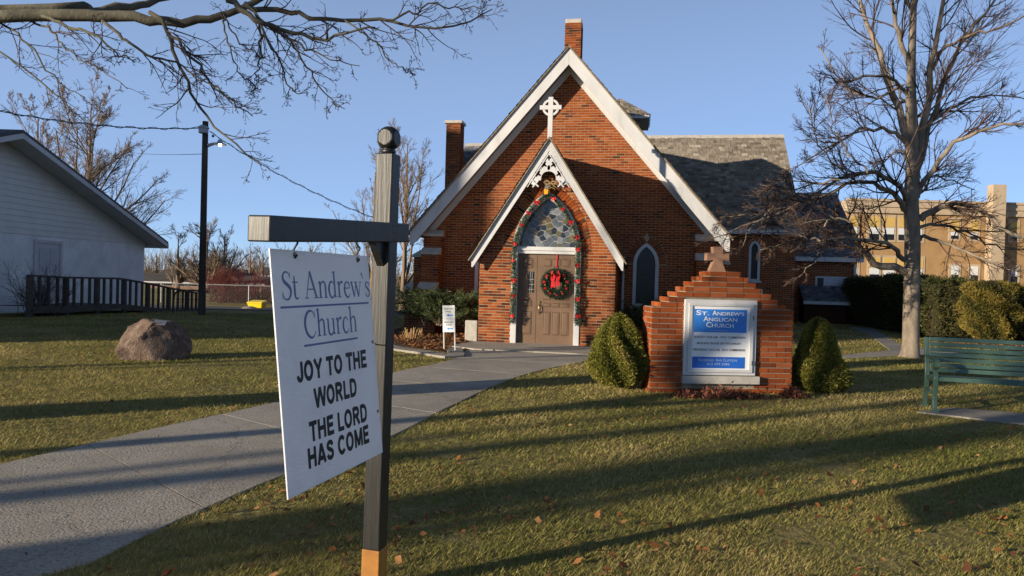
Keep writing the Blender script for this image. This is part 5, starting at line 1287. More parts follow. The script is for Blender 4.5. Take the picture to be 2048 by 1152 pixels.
# ------------------------------------------------------------------ bare trees: numpy growth
def grow(st, d, L, r, nseg, wander, trop, rg, droop=0.0):
    """N branches at once -> points (N,nseg+1,3), radii (N,nseg+1)"""
    N = len(st); p = np.zeros((N, nseg + 1, 3)); p[:, 0] = st; d = d.copy()
    for k in range(nseg):
        d += rg.normal(0, wander, (N, 3)); d[:, 2] += trop - droop * (k / nseg); d /= np.linalg.norm(d, axis=1)[:, None] + 1e-9
        p[:, k + 1] = p[:, k] + d * (L / nseg)[:, None]
    R = r[:, None] * np.linspace(1, .32, nseg + 1)[None, :]
    return p, R
def kids(br, m, rg, ratio, ang, t0=.25, rr=.62, t1=1.0, flat_=0.0):
    """m children on every branch -> start, dir, length, radius"""
    p, R = br; N, K1, _ = p.shape; K = K1 - 1
    t = rg.uniform(t0, t1, (N, m)) * K; i = np.minimum(t.astype(int), K - 1); f = (t - i)[..., None]
    idx = np.arange(N)[:, None]; a, b = p[idx, i], p[idx, i + 1]; st = a + (b - a) * f
    tan = b - a; tan /= np.linalg.norm(tan, axis=2)[..., None] + 1e-9
    q = rg.normal(0, 1, (N, m, 3)); q[..., 2] *= (1 - flat_); q -= (q * tan).sum(2)[..., None] * tan; q /= np.linalg.norm(q, axis=2)[..., None] + 1e-9
    an = np.radians(rg.uniform(*ang, (N, m)))[..., None]; d = tan * np.cos(an) + q * np.sin(an)
    Lp = np.linalg.norm(np.diff(p, axis=1), axis=2).sum(1)[:, None]
    L = Lp * ratio * (1.15 - .75 * t / K) * rg.uniform(.6, 1.3, (N, m))
    r = (R[idx, i] * (1 - f[..., 0]) + R[idx, i + 1] * f[..., 0]) * rr
    return st.reshape(-1, 3), d.reshape(-1, 3), L.ravel(), r.ravel()
def tube_np(br, S):
    p, R = br; N, K, _ = p.shape
    t = np.zeros_like(p); t[:, 1:-1] = p[:, 2:] - p[:, :-2]; t[:, 0] = p[:, 1] - p[:, 0]; t[:, -1] = p[:, -1] - p[:, -2]; t /= np.linalg.norm(t, axis=2)[..., None] + 1e-9
    m = t.mean(1); ref = np.where(np.abs(m[:, 2:3]) > .8 * np.linalg.norm(m, axis=1)[:, None], np.array([[1., 0, 0]]), np.array([[0, 0, 1.]]))[:, None, :]
    x = np.cross(t, np.broadcast_to(ref, t.shape)); x /= np.linalg.norm(x, axis=2)[..., None] + 1e-9; y = np.cross(t, x)
    a = np.arange(S) * 2 * math.pi / S
    v = p[:, :, None] + R[:, :, None, None] * (x[:, :, None] * np.cos(a)[None, None, :, None] + y[:, :, None] * np.sin(a)[None, None, :, None])
    b = (np.arange(N) * K * S)[:, None, None] + (np.arange(K - 1) * S)[None, :, None]; j = np.arange(S)[None, None, :]; j2 = (j + 1) % S
    f = np.stack([b + j, b + j2, b + S + j2, b + S + j], -1).reshape(-1, 4)
    return v.reshape(-1, 3), f
def tube_mesh(name, brs, S, mat, parent, tone=False, smooth=True):
    V_, F_, o = [], [], 0
    for k, br in enumerate(brs):
        v, f = tube_np(br, S[k] if isinstance(S, (list, tuple)) else S); V_.append(v); F_.append(f + o); o += len(v)
    V_ = np.concatenate(V_); F_ = np.concatenate(F_)
    return mesh_np(name, V_, F_, mat, parent, smooth, np.random.default_rng(1).uniform(0, 1, len(F_)) if tone else None)
def limb_array(lines, nseg):
    """list of (points, r0, r1) -> one branch array"""
    p = np.stack([spline(l[0], nseg + 1) for l in lines]); R = np.stack([np.linspace(l[1], l[2], nseg + 1) for l in lines]); return p, R
def auto_tree(name, loc, ht, tr, label, seed, group=None, fork=.25, nl=9, spread=(22, 50), kk=(9, 8, 6), bark='bark', twig='twig', lean=(0, 0), vase=0.045, minr=.004, lvl=4):
    o = empty(name, loc, 0, label, 'tree', group); rg = np.random.default_rng(seed)
    tp = spline([(0, 0, -.3), (0, 0, ht * fork * .5), (lean[0] * .3, lean[1] * .3, ht * fork), (lean[0] * .7, lean[1] * .7, ht * .6), (lean[0], lean[1], ht * .93)], 13)
    f_ = np.linspace(0, 1, 13); tR = tr * np.interp(f_, [0, .04, .12, fork, 1], [1.45, 1.1, 1, .9, .10])
    trunk = (tp[None], tR[None])
    st, d, L, r = kids(trunk, nl, rg, .62, spread, fork, .5, .98); br1 = grow(st, d, L, np.minimum(r, tr * .34), 9, .05, vase, rg)
    st, d, L, r = kids(br1, kk[0], rg, .46, (18, 44), .15, .5); br2 = grow(st, d, L, np.maximum(r, minr), 6, .06, vase, rg)
    st, d, L, r = kids(br2, kk[1], rg, .48, (18, 44), .12, .55); br3 = grow(st, d, L, np.maximum(r, minr * .75), 4, .07, vase, rg)
    lv = [br2, br3]
    if lvl > 3:
        st, d, L, r = kids(br3, kk[2], rg, .55, (18, 44), .12, .7); lv.append(grow(st, d, L, np.maximum(r, minr * .6), 2, .07, vase, rg))
    tube_mesh('trunk', [trunk], 14, M[bark], o); tube_mesh('limbs', [br1], 7, M[bark], o); tube_mesh('crown', lv, [4, 3, 3][:len(lv)], M[twig], o); return o
def copy_tree(o, loc, rz, sc_, label=None):
    c = o.copy(); COL.objects.link(c); c.location = loc; c.rotation_euler = (0, 0, rz); c.scale = (sc_, sc_, sc_)
    if label: c['label'] = label
    for ch in o.children:
        d = ch.copy(); COL.objects.link(d); d.parent = c
    return c

# --- the tree on the right: trunk and main limbs read off the photo, twigs grown
TB = G(1820, 716); TY = TB[1] + .2
def tp(px, py, dy=0.0): return P(px, py, TY + dy)
rt_ = empty('linden_tree', (TB[0], TY, 0), 0, 'tall bare tree with grey trunk and arching limbs beside the green bench', 'tree')
org = np.array([TB[0], TY, 0])
tr_pts = [tp(1818, 725), tp(1821, 690), tp(1823, 600), tp(1825, 480), tp(1822, 400), tp(1826, 330), tp(1822, 200), tp(1824, 100), tp(1828, -20), tp(1832, -170), tp(1836, -380), tp(1838, -620)]
trunk = limb_array([([q - org for q in tr_pts], .25, .05)], 40)
pxr = TY / FPX
trunk[1][0] = np.interp(np.linspace(0, 1, 41), [0, .04, .10, .4, .5, .58, .7, 1], np.array([28, 18.5, 15.5, 13.5, 12, 8, 6, 2]) * pxr)
L_ = []
def lb(pts, w0, w1, dys): L_.append(([tp(*p, dy) - org for p, dy in zip(pts, np.linspace(0, dys, len(pts)))], w0 * pxr / 2, w1 * pxr / 2))
lb([(1812, 545), (1760, 530), (1730, 505), (1712, 470), (1700, 445), (1660, 440), (1600, 450)], 16, 3, -1.6)
lb([(1808, 520), (1790, 495), (1765, 485), (1700, 478), (1640, 482), (1580, 505)], 10, 2, -2.2)
lb([(1808, 420), (1795, 395), (1770, 375), (1720, 366), (1660, 385), (1610, 405), (1540, 420)], 12, 2, -1.5)
lb([(1812, 400), (1800, 375), (1770, 350), (1735, 345), (1680, 360), (1610, 400), (1520, 440), (1450, 470)], 11, 2, -2.8)
lb([(1810, 285), (1785, 262), (1740, 258), (1700, 270), (1650, 300), (1600, 330)], 8, 2, -1.0)
lb([(1816, 290), (1795, 215), (1778, 170), (1760, 105), (1735, 50), (1715, -20), (1690, -120), (1660, -260)], 15, 3, .6)
lb([(1818, 130), (1800, 70), (1788, 20), (1775, -60), (1760, -200)], 11, 3, -.5)
lb([(1830, 330), (1850, 230), (1868, 110), (1885, 20), (1900, -70), (1930, -260)], 15, 3, -.6)
lb([(1834, 390), (1860, 345), (1905, 290), (1950, 268), (2010, 250), (2090, 250)], 12, 3, -1.4)
lb([(1832, 345), (1860, 260), (1890, 160), (1930, 80), (1975, 20), (2030, -60)], 13, 3, .8)
lb([(1840, 440), (1880, 415), (1925, 408), (1975, 430), (2030, 470), (2100, 480)], 14, 4, -1.0)
lb([(1840, 475), (1880, 480), (1930, 500), (1990, 530), (2060, 545)], 8, 2, -2.0)
lb([(1838, 455), (1880, 450), (1930, 462), (1980, 490), (2050, 500)], 7, 2, 1.5)
lb([(1845, 260), (1880, 230), (1930, 200), (1985, 190), (2060, 200)], 8, 2, 1.2)
lb([(1815, 190), (1790, 160), (1740, 150), (1690, 162), (1650, 150)], 7, 2, -1.2)
lb([(1806, 170), (1760, 195), (1720, 190), (1690, 170), (1660, 130), (1640, 95)], 6, 2, .8)
lb([(1850, 150), (1890, 100), (1940, 70), (2000, 55), (2080, 20)], 8, 2, -.8)
lb([(1822, 360), (1815, 330), (1800, 300), (1770, 320), (1730, 350)], 6, 2, 2.4); lb([(1828, 400), (1850, 380), (1870, 350), (1900, 360), (1950, 380)], 6, 2, 2.4)
lb([(1826, 250), (1850, 215), (1900, 150), (1960, 120)], 6, 2, 2.2); lb([(1822, 230), (1800, 190), (1770, 130), (1740, 90)], 6, 2, 2.4)
lb([(1826, 30), (1800, -40), (1760, -140), (1740, -260)], 8, 2, .8); lb([(1830, 10), (1860, -60), (1900, -180), (1930, -300)], 8, 2, .9)
for pts, dy in (([(1712, 470), (1690, 480), (1650, 500), (1610, 545), (1590, 560)], -2.0), ([(1700, 445), (1660, 430), (1600, 395), (1560, 375), (1520, 370)], -2.4), ([(1660, 440), (1620, 470), (1570, 490), (1520, 500)], -2.6), ([(1720, 366), (1680, 340), (1640, 290), (1620, 230), (1600, 180)], -1.6),
                ([(1735, 345), (1690, 300), (1660, 240), (1645, 170)], -2.2), ([(1640, 482), (1600, 470), (1540, 440), (1490, 430), (1440, 435)], -3.0), ([(1680, 360), (1620, 370), (1560, 400), (1500, 460), (1480, 500)], -2.6)): L_.append(([tp(*p, dy) - org for p in pts], 3.5 * pxr / 2, 1.2 * pxr / 2))
br1 = limb_array(L_, 14); rg = np.random.default_rng(77)
br1[0][:, 1:-1] += rg.normal(0, .025, br1[0][:, 1:-1].shape)
st, d, L, r = kids(br1, 15, rg, .36, (20, 50), .10, .5, flat_=.2); b2 = grow(st, d, L, np.clip(r, .008, .02), 8, .07, .03, rg)
st, d, L, r = kids(b2, 8, rg, .5, (18, 45), .12, .6); b3 = grow(st, d, L, np.clip(r, .006, .010), 5, .07, .03, rg)
st, d, L, r = kids(b3, 4, rg, .55, (18, 45), .15, .7); b4 = grow(st, d, L, np.clip(r, .0045, .006), 2, .07, .02, rg)
tube_mesh('trunk', [trunk], 18, M['bark'], rt_); tube_mesh('limbs', [br1], 8, M['bark'], rt_); tube_mesh('crown', [b2, b3, b4], [4, 3, 3], M['twig'], rt_)

# --- the big maple whose limb reaches over from the left
MY = 6.6; mt = np.array([-7.0, 6.36, 0])
mp = empty('maple_tree', tuple(mt), 0, 'big old maple whose heavy bare limb hangs over the path', 'tree')
def ml(pts, w0, w1, y0, y1): 
    return ([P(*p, y) - mt for p, y in zip(pts, np.linspace(y0, y1, len(pts)))], w0 * (y0 + y1) / 2 / FPX / 2, w1 * (y0 + y1) / 2 / FPX / 2)
fk = np.array([.1, 0, 3.55])                        # fork height on the trunk
trunk = limb_array([([np.array(q) for q in ((0, 0, -.3), (0, 0, .8), (.05, 0, 2.2), (.1, 0, 3.6), (-.1, .1, 5.5), (-.3, .3, 8.5), (-.2, .4, 12), (0, .3, 15))], .5, .05)], 30)
trunk[1][0] = np.interp(np.linspace(0, 1, 31), [0, .06, .15, .4, .45, .7, 1], [.62, .46, .40, .37, .28, .18, .04])
LM = []
A = ml([(107, 30), (200, 32), (290, 38), (340, 44), (400, 38), (450, 28), (500, 8), (560, -20)], 26, 10, 6.5, 6.7); A[0].insert(0, fk); LM.append(A)
B = ml([(107, 16), (180, 20), (260, 12), (310, 0), (380, -30), (470, -70)], 20, 10, 6.6, 7.6); B[0].insert(0, fk + [0, .1, .1]); LM.append(B)
LM.append(ml([(455, 0), (480, 18), (510, 40), (560, 58), (610, 72), (650, 76), (700, 64), (750, 55)], 13, 3, 6.4, 6.0))
LM.append(ml([(490, 8), (530, 22), (580, 26), (620, 37), (690, 40), (760, 38), (810, 50), (870, 58), (940, 45), (985, 18)], 12, 2, 6.6, 6.3))
LM.append(ml([(770, 40), (820, 25), (870, 10), (930, 18), (985, 10)], 5, 1.5, 6.35, 6.2))
LM.append(ml([(300, 25), (325, 45), (340, 80), (352, 115), (375, 160), (400, 210), (430, 250), (470, 290), (500, 312), (520, 328)], 9, 2, 6.5, 5.9))
LM.append(ml([(335, 70), (360, 90), (390, 120), (410, 150), (430, 175), (455, 195), (480, 212), (505, 232)], 7, 2, 6.4, 5.8))
LM.append(ml([(205, 42), (240, 70), (265, 90), (300, 112), (340, 125), (375, 140), (415, 165), (450, 185)], 7, 2, 6.5, 5.6))
LM.append(ml([(80, 32), (107, 42), (150, 58), (185, 65), (215, 90), (240, 110), (270, 125)], 8, 2, 6.5, 6.0))
LM.append(ml([(500, 10), (520, 50), (545, 95), (560, 130), (575, 165), (590, 185), (615, 190)], 6, 1.5, 6.5, 6.1))
LM.append(ml([(520, 45), (523, 90), (520, 130), (512, 155), (516, 180)], 5, 1.5, 6.5, 6.2))
LM.append(ml([(560, 60), (590, 95), (605, 125), (630, 155), (650, 190), (670, 208), (690, 218)], 5, 1.5, 6.3, 5.9))
LM.append(ml([(500, 15), (540, 55), (590, 85), (630, 105), (670, 125), (720, 132)], 6, 1.5, 6.4, 5.7))
LM.append(ml([(440, 25), (450, 60), (460, 100), (475, 140), (500, 165), (520, 185)], 4, 1.5, 6.6, 6.4))
LM.append(ml([(690, 40), (720, 60), (745, 80), (780, 120), (810, 140), (830, 150)], 4, 1.5, 6.4, 6.0))
LM.append(ml([(445, 25), (475, 80), (505, 100), (520, 115)], 3.5, 1.5, 6.6, 6.8))
LM.append(ml([(40, 36), (75, 48), (107, 62), (120, 85), (150, 110), (190, 130), (220, 155), (255, 178)], 5, 1.5, 6.6, 6.3)); LM.append(ml([(-20, 42), (20, 55), (60, 92), (107, 150), (130, 175), (170, 195)], 5, 1.5, 6.6, 6.3)); LM.append(ml([(-110, 52), (-50, 75), (30, 125), (107, 185), (130, 205), (150, 235)], 5, 1.5, 6.7, 6.4))
brA = limb_array(LM, 18); rg = np.random.default_rng(15)
brA[0][:, 1:-1] += rg.normal(0, .012, brA[0][:, 1:-1].shape)
sub = (brA[0][2:], brA[1][2:])
st, d, L, r = kids(sub, 15, rg, .26, (25, 55), .10, .55); a2 = grow(st, d, np.minimum(L, 1.0), np.clip(r, .0028, .007), 7, .12, .0, rg, droop=.05)
st, d, L, r = kids(a2, 5, rg, .42, (25, 55), .2, .7); a3 = grow(st, d, L, np.clip(r, .0022, .004), 4, .16, .03, rg)
st, d, L, r = kids(a3, 3, rg, .35, (30, 55), .4, .8); a4 = grow(st, d, np.clip(L, .02, .06), np.full(len(L), .0026), 2, .1, .05, rg)
# the rest of the crown, out of frame above and behind: it shades the gable
st, d, L, r = kids(trunk, 9, rg, .55, (25, 55), .42, .5, .85); c1 = grow(st, d, L, np.minimum(r, .16), 10, .09, .03, rg)
st, d, L, r = kids(c1, 8, rg, .45, (25, 55), .2, .55); c2 = grow(st, d, L, np.clip(r, .01, .06), 6, .12, .03, rg)
st, d, L, r = kids(c2, 7, rg, .45, (25, 55), .2, .6); c3 = grow(st, d, L, np.clip(r, .006, .02), 4, .14, .02, rg)
tube_mesh('trunk', [trunk], 20, M['maple'], mp); tube_mesh('limbs', [brA, c1], 9, M['maple'], mp); tube_mesh('crown', [a2, a3, a4, c2, c3], [5, 4, 3, 4, 3], M['twig'], mp)

# --- street trees behind and left of the camera: their trunks throw the long shadows on the lawn
def on_line(c, X): return (X, (c + .5 * X) / .866)
x, y = on_line(7.05, -14.0)
fkt = empty('forked_tree', (x, y, 0), 0, 'slim forked bare tree by the pavement', 'tree')
def cl(dc, z): return (-.5 * dc, .866 * dc, z)       # offset across the light
tk = limb_array([([cl(0, -.2), cl(0, 1.5), cl(.02, 2.7), cl(.1, 3.3)], .13, .13), ([cl(.05, 3.05), cl(.45, 3.75), cl(.15, 4.45), cl(-.2, 5.0), cl(-.55, 5.9), cl(-.9, 8)], .19, .11), ([cl(.05, 2.95), cl(-.35, 3.7), cl(-.45, 4.5), cl(-.3, 5.4), cl(-.2, 8)], .13, .07)], 16)
st, d, L, r = kids((tk[0][1:], tk[1][1:]), 7, rg, .4, (25, 50), .45, .5); f2 = grow(st, d, L, r, 6, .1, .03, rg); st, d, L, r = kids(f2, 6, rg, .45, (25, 50), .2, .6); f3 = grow(st, d, L, np.maximum(r, .004), 4, .12, .03, rg)
tube_mesh('trunk', [(tk[0][:1], tk[1][:1])], 12, M['bark'], fkt); tube_mesh('limbs', [(tk[0][1:], tk[1][1:])], 9, M['bark'], fkt); tube_mesh('crown', [f2, f3], [4, 3], M['twig'], fkt)
ST = auto_tree('street_tree', (0, 0, 0), 13, .26, 'bare street tree standing along the pavement', 201, 'street trees along the pavement', fork=.3, nl=10, kk=(7, 6, 4), lvl=3)
first = True
for c, X, k in ((5.7, -24, 1.0), (4.42, -17, 1.25), (4.0, -27, 1.0), (1.7, -20, 1.0), (.6, -13, .9), (12.9, -21, .7)):
    x, y = on_line(c, X)
    if first: ST.location = (x, y, 0); ST.scale = (k, k, k); first = False
    else: copy_tree(ST, (x, y, 0), X * 1.7, k)

# ------------------------------------------------------------------ unseen brick block added far to the left to shade the west end of the church
ph = empty('offscreen_shade_block', (-40, 6.6, 0), 0, 'unseen flat-roofed brick block added left of the lawn to shade the church', 'building')
MB().box(-6, 6, -6.5, 6.0, -.3, 11.6).build('wall', M['brick'], ph); MB().box(-6.15, 6.15, -6.65, 6.15, 11.61, 11.95).build('cornice', M['stone'], ph)
MB().box(-6, 6, -3.4, 6.0, 11.951, 13.9).build('shade_block_top', M['brick'], ph); MB().box(-6.15, 6.15, -3.55, 6.15, 13.901, 14.1).build('cornice', M['stone'], ph)  # upper block added so the shade also reaches the transept chimney
for fl in range(3):
    for i in range(4):
        w = MB().box(6.0, 6.05, -5.2 + i * 2.9, -4.0 + i * 2.9, 1.3 + fl * 3.6, 3.0 + fl * 3.6).build('window', M['white'], ph); MB().box(6.051, 6.06, -5.1 + i * 2.9, -4.1 + i * 2.9, 1.4 + fl * 3.6, 2.9 + fl * 3.6).build('pane', M['glass_dark'], w)
        w = MB().box(-5.0 + i * 2.8, -3.9 + i * 2.8, -6.55, -6.5, 1.3 + fl * 3.6, 3.0 + fl * 3.6).build('window', M['white'], ph); MB().box(-4.9 + i * 2.8, -4.0 + i * 2.8, -6.56, -6.551, 1.4 + fl * 3.6, 2.9 + fl * 3.6).build('pane', M['glass_dark'], w)

# ------------------------------------------------------------------ utility pole, lamp and wires
pg = G(403, 631); PY = pg[1]
po = empty('utility_pole', tuple(pg), 0, 'dark timber utility pole with lit yard lamp beside the ramp', 'utility pole')
M['pole'] = noisy('creosoted_pole', [(.3, (.035, .03, .026)), (.7, (.085, .07, .055))], 4, .9, .006, stretch=(1, 1, .15), fine=30)
ptop = P(411, 243, PY); hP = ptop[2] - pg[2]; xt = ptop[0] - pg[0]; k = PY / FPX
lean = P(411, 243, PY) - pg
MB().tube([(0, 0, -.3), tuple(lean * .5), tuple(lean)], [7.2 * k, 6.2 * k, 5.6 * k], 14).build('pole', M['pole'], po)
def onp(px, py, dy=0): return P(px, py, PY + dy) - pg
b_ = onp(407, 258, -.16); MB().lathe([(.0, -.17), (.17, -.15), (.17, .0), (.2, .02), (.2, .06), (.1, .13), (.0, .14)], 10, tuple(b_)).build('junction_box', flat('galvanised', (.33, .34, .36), .5, metal=.3), po)
a = onp(416, 291, -.05); c = onp(440, 287, -.12)
MB().tube([a, (a + c) / 2 + [0, 0, .03], c], [.07, .05, .03], 8).build('lamp_arm', flat('lamp_arm_grey', (.36, .37, .38), .5), po)
MB().lathe([(.05, .14), (.08, .10), (.10, .04), (.22, -.02), (.23, -.04), (.2, -.04), (.09, .03)], 16, tuple(c)).build('lamp_shade', flat('lamp_grey', (.40, .41, .43), .5), po)
m, nt, b = mat_base('lit_bulb'); b.inputs['Emission Color'].default_value = (1, .93, .7, 1); b.inputs['Emission Strength'].default_value = 5
MB().lathe([(.0, -.11), (.04, -.10), (.06, -.06), (.05, -.01), (.03, .03)], 12, tuple(c)).build('bulb', m, po, smooth=True)
b_ = onp(426, 272, -.12); MB().lathe([(0, -.05), (.05, -.03), (.04, .03), (0, .05)], 8, tuple(b_)).build('insulator', M['iron'], po)
def wire(a, b, sag, r, label, extra=0):
    a, b = np.asarray(a, float), np.asarray(b, float); n = 40; t = np.linspace(0, 1, n)
    p = a[None] + (b - a)[None] * t[:, None]; p[:, 2] -= sag * 4 * t * (1 - t)
    o = empty('overhead_wire', tuple(a), 0, label, 'wire'); MB().tube(list(p - a), r, 5).build('cable', M['iron'], o)
    if extra:
        q = p - a; q[:, 2] += .05 * np.sin(t * 60); q[:, 1] += .05 * np.cos(t * 60); MB().tube(list(q), r * .7, 4).build('cable', M['iron'], o)
eave = CW(NU - WH - .3, 8.0, 3.6)
wire(P(418, 262, PY - .1), P(760, 440, 25.5), .25, .012, 'service wire running down from the pole to the church', 1)
wire(P(404, 256, PY - .1), P(-60, 210, PY - 4), .25, .017, 'thick twisted cable running left from the pole top', 1)
wire(P(404, 308, PY), P(230, 298, PY + 45), .2, .012, 'thin wire running far back from the pole')

# ------------------------------------------------------------------ hedge and cedars on the right
def box_hedge(name, a, b, w, h, label, cat, seed, n, mat, size=.08):
    a, b = np.asarray(a, float), np.asarray(b, float); L = np.linalg.norm(b - a); o = empty(name, (a[0], a[1], float(gz(*a))), math.atan2(b[1] - a[1], b[0] - a[0]), label, cat); rg = np.random.default_rng(seed)
    nx_, nz_ = int(L / .12), 14
    area = np.array([L * h, L * h, L * w, w * h, w * h]); fc = rg.choice(5, n, p=area / area.sum()); u, v = rg.uniform(0, 1, n), rg.uniform(0, 1, n); P_ = np.zeros((n, 3)); N_ = np.zeros((n, 3))
    for q in range(5):
        m = fc == q
        if q < 2: P_[m] = np.column_stack([u[m] * L, np.full(m.sum(), (-w / 2, w / 2)[q]), v[m] * h]); N_[m] = (0, (-1, 1)[q], .4)
        elif q == 2: P_[m] = np.column_stack([u[m] * L, (v[m] - .5) * w, np.full(m.sum(), h)]); N_[m] = (0, 0, 1)
        else: P_[m] = np.column_stack([np.full(m.sum(), (0, L)[q - 3]), (u[m] - .5) * w, v[m] * h]); N_[m] = ((-1, 1)[q - 3], 0, .4)
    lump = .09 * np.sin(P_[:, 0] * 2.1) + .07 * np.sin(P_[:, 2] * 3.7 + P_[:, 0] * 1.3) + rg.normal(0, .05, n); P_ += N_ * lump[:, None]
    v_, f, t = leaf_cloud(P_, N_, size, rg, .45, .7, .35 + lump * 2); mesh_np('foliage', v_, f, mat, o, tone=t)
    MB().box(.1, L - .1, -w / 2 + .12, w / 2 - .12, 0, h - .12).build('inner_twigs', M['core'], o); return o
hx = 13.35
M['cedar_lit'] = leafmat('sunlit_yellow_cedar', [(0, (.04, .042, .012)), (.55, (.12, .105, .02)), (1, (.27, .20, .045))])  # yellow-green cedar leaves, lighter than the hedge's: sunlight put into the colour
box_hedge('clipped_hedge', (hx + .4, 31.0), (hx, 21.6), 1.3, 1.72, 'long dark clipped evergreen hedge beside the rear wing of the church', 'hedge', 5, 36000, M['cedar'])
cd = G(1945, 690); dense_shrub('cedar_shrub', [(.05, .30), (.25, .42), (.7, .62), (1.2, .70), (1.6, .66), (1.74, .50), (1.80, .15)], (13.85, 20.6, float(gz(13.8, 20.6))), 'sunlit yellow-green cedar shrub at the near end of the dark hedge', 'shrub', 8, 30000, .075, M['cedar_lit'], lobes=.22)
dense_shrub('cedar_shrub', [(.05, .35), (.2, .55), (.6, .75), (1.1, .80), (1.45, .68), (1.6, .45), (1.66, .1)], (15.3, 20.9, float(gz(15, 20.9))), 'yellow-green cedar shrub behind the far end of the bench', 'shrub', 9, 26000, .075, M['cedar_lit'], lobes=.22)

# ------------------------------------------------------------------ school behind the hedge
SY = 70.0
sl_ = P(1690, 560, SY)[0]; sr_ = P(2130, 560, SY)[0]
sc_b = empty('school_building', (0, SY, 0), 0, 'two-storey yellow brick school with cream parapet and yellow window panels', 'building')
def sz(py, px=1850): return P(px, py, SY)[2]
M['ybrick'] = noisy('yellow_brick', [(.3, (.28, .165, .075)), (.7, (.37, .23, .11))], .9, .9, .003, fine=22, fine_amt=.35)
M['cream'] = noisy('cream_stone', [(.3, (.36, .27, .18)), (.7, (.44, .345, .24))], .8, .85)
M['ypanel'] = flat('yellow_panel', (.50, .33, .10), .6, var=.08); M['blind'] = flat('white_blind', (.55, .56, .57), .6, var=.05)
ztop = sz(404); zpar = sz(428)
MB().box(sl_, sr_, 0, 14, -1.0, zpar).build('wall', M['ybrick'], sc_b); MB().box(sl_ - .1, sr_ + .1, -.12, 14, zpar + .002, ztop).build('parapet', M['cream'], sc_b)
for z in (zpar - .05, zpar + .55, ztop - .05): MB().box(sl_ - .2, sr_ + .2, -.25, -.121, z, z + .22).build('cornice', M['cream'], sc_b)
MB().box(P(1966, 500, SY)[0], P(1992, 500, SY)[0], -1.2, -.3, -1, sz(372, 1975)).build('tower', M['cream'], sc_b)
MB().lathe([(.5, 0), (.5, .8), (.6, .85), (.3, 1.2), (0, 1.3)], 10, (P(1876, 400, SY)[0], 5, ztop)).build('roof_vent', M['white'], sc_b)
def swin(px0, px1, py0, py1, split, panel=True):
    x0, x1 = P(px0, py0, SY)[0], P(px1, py0, SY)[0]; z1, z0 = sz(py0), sz(py1); zs_ = z0 + (z1 - z0) * split
    w = MB().box(x0 - .18, x1 + .18, -.06, -.002, z0 - .2, z1 + .2).build('window', M['cream'], sc_b)
    if panel: MB().box(x0, x1, -.09, -.0605, zs_ + .1, z1).build('upper_panel', M['ypanel'], w)
    else: zs_ = z1
    n = 2 if px1 - px0 > 30 else 1
    for i in range(n):
        a, b = x0 + (x1 - x0) * i / n + .08, x0 + (x1 - x0) * (i + 1) / n - .08
        MB().box(a, b, -.09, -.0605, z0 + (zs_ - z0) * .48, zs_).build('blind', M['blind'], w); MB().box(a, b, -.085, -.0605, z0, z0 + (zs_ - z0) * .48).build('pane', M['glass_dark'], w)
for py0, py1 in ((436, 482), (517, 563)):
    for a, b in ((1702, 1716), (1738, 1760), (1766, 1790), (1796, 1818), (1824, 1846)): swin(a, b, py0, py1, .52)
for a, b in ((1901, 1918), (1940, 1957), (1982, 1998), (2020, 2036)): swin(a, b, 438, 476, .35); swin(a, b, 530, 564, .9, False)

# ------------------------------------------------------------------ background on the left: houses, fence, bin, bushes, trees
def gnd(x, y): return float(gz(x, y))
M['froof'] = noisy('far_roof', [(.3, (.055, .048, .045)), (.7, (.10, .085, .075))], .8, .95); M['fwall'] = flat('far_wall_cream', (.44, .41, .36), .8); M['fwall2'] = flat('far_wall_white', (.62, .62, .62), .8); M['fbrick'] = flat('far_wall_brick', (.22, .12, .085), .9)
def house(px0, px1, py_roof, py_eave, Y, dep, wall, label, wins=3, gable=False):
    x0, x1 = P(px0, 540, Y)[0], P(px1, 540, Y)[0]; g0 = gnd((x0 + x1) / 2, Y); o = empty('far_house', ((x0 + x1) / 2, Y, g0), 0, label, 'house', 'houses beyond the road')
    hw = (x1 - x0) / 2; ze = P((px0 + px1) / 2, py_eave, Y)[2] - g0; zr = P((px0 + px1) / 2, py_roof, Y)[2] - g0
    MB().box(-hw, hw, 0, dep, -.3, ze).build('wall', wall, o)
    if gable: r = MB().prism([(-hw - .4, -.4, ze - .1), (hw + .4, -.4, ze - .1), (0, -.4, zr)], (0, dep + .8, 0)).build('roof', M['froof'], o)
    else: r = MB().prism([(-hw - .4, -.5, ze - .1), (-hw - .4, dep / 2, zr), (-hw - .4, dep + .5, ze - .1)], (2 * hw + .8, 0, 0)).build('roof', M['froof'], o)
    MB().box(-hw - .42, hw + .42, -.56, -.45 if not gable else -.42, ze - .22, ze - .04).build('fascia', M['white'], o)
    for i in range(wins):
        x = -hw + (i + .5) * 2 * hw / wins; w = MB().box(x - .55, x + .55, -.04, -.002, ze * .38, ze * .78).build('window', M['white'], o); MB().box(x - .45, x + .45, -.055, -.041, ze * .41, ze * .75).build('pane', M['glass_dark'], w)
house(300, 398, 538, 563, 75, 9, M['fbrick'], 'long low brown house far behind the ramp railing', 4)
house(425, 476, 538, 558, 88, 8, M['fwall2'], 'white gabled house behind the bare background trees', 2, True)
house(470, 525, 552, 566, 70, 8, M['fwall'], 'cream bungalow with dark roof behind the red bush', 2)
house(486, 600, 534, 551, 100, 10, M['fwall'], 'house with brown pitched roof far beyond the road', 4)
house(215, 300, 545, 563, 95, 9, M['fwall2'], 'pale house at the far end of the street', 3)
house(620, 720, 548, 564, 95, 9, M['fbrick'], 'brick bungalow far behind the hanging sign', 3); house(-40, 60, 540, 560, 110, 9, M['fwall'], 'distant bungalow behind the white hall', 3)
bn_ = P(514, 621, 39.0); zb0 = gnd(bn_[0], 39)
gb = empty('yellow_bin', (bn_[0], 39.0, zb0), -.1, 'yellow plastic grit bin with lid by the road', 'bin'); k = 39 / FPX; kw = 15 * k
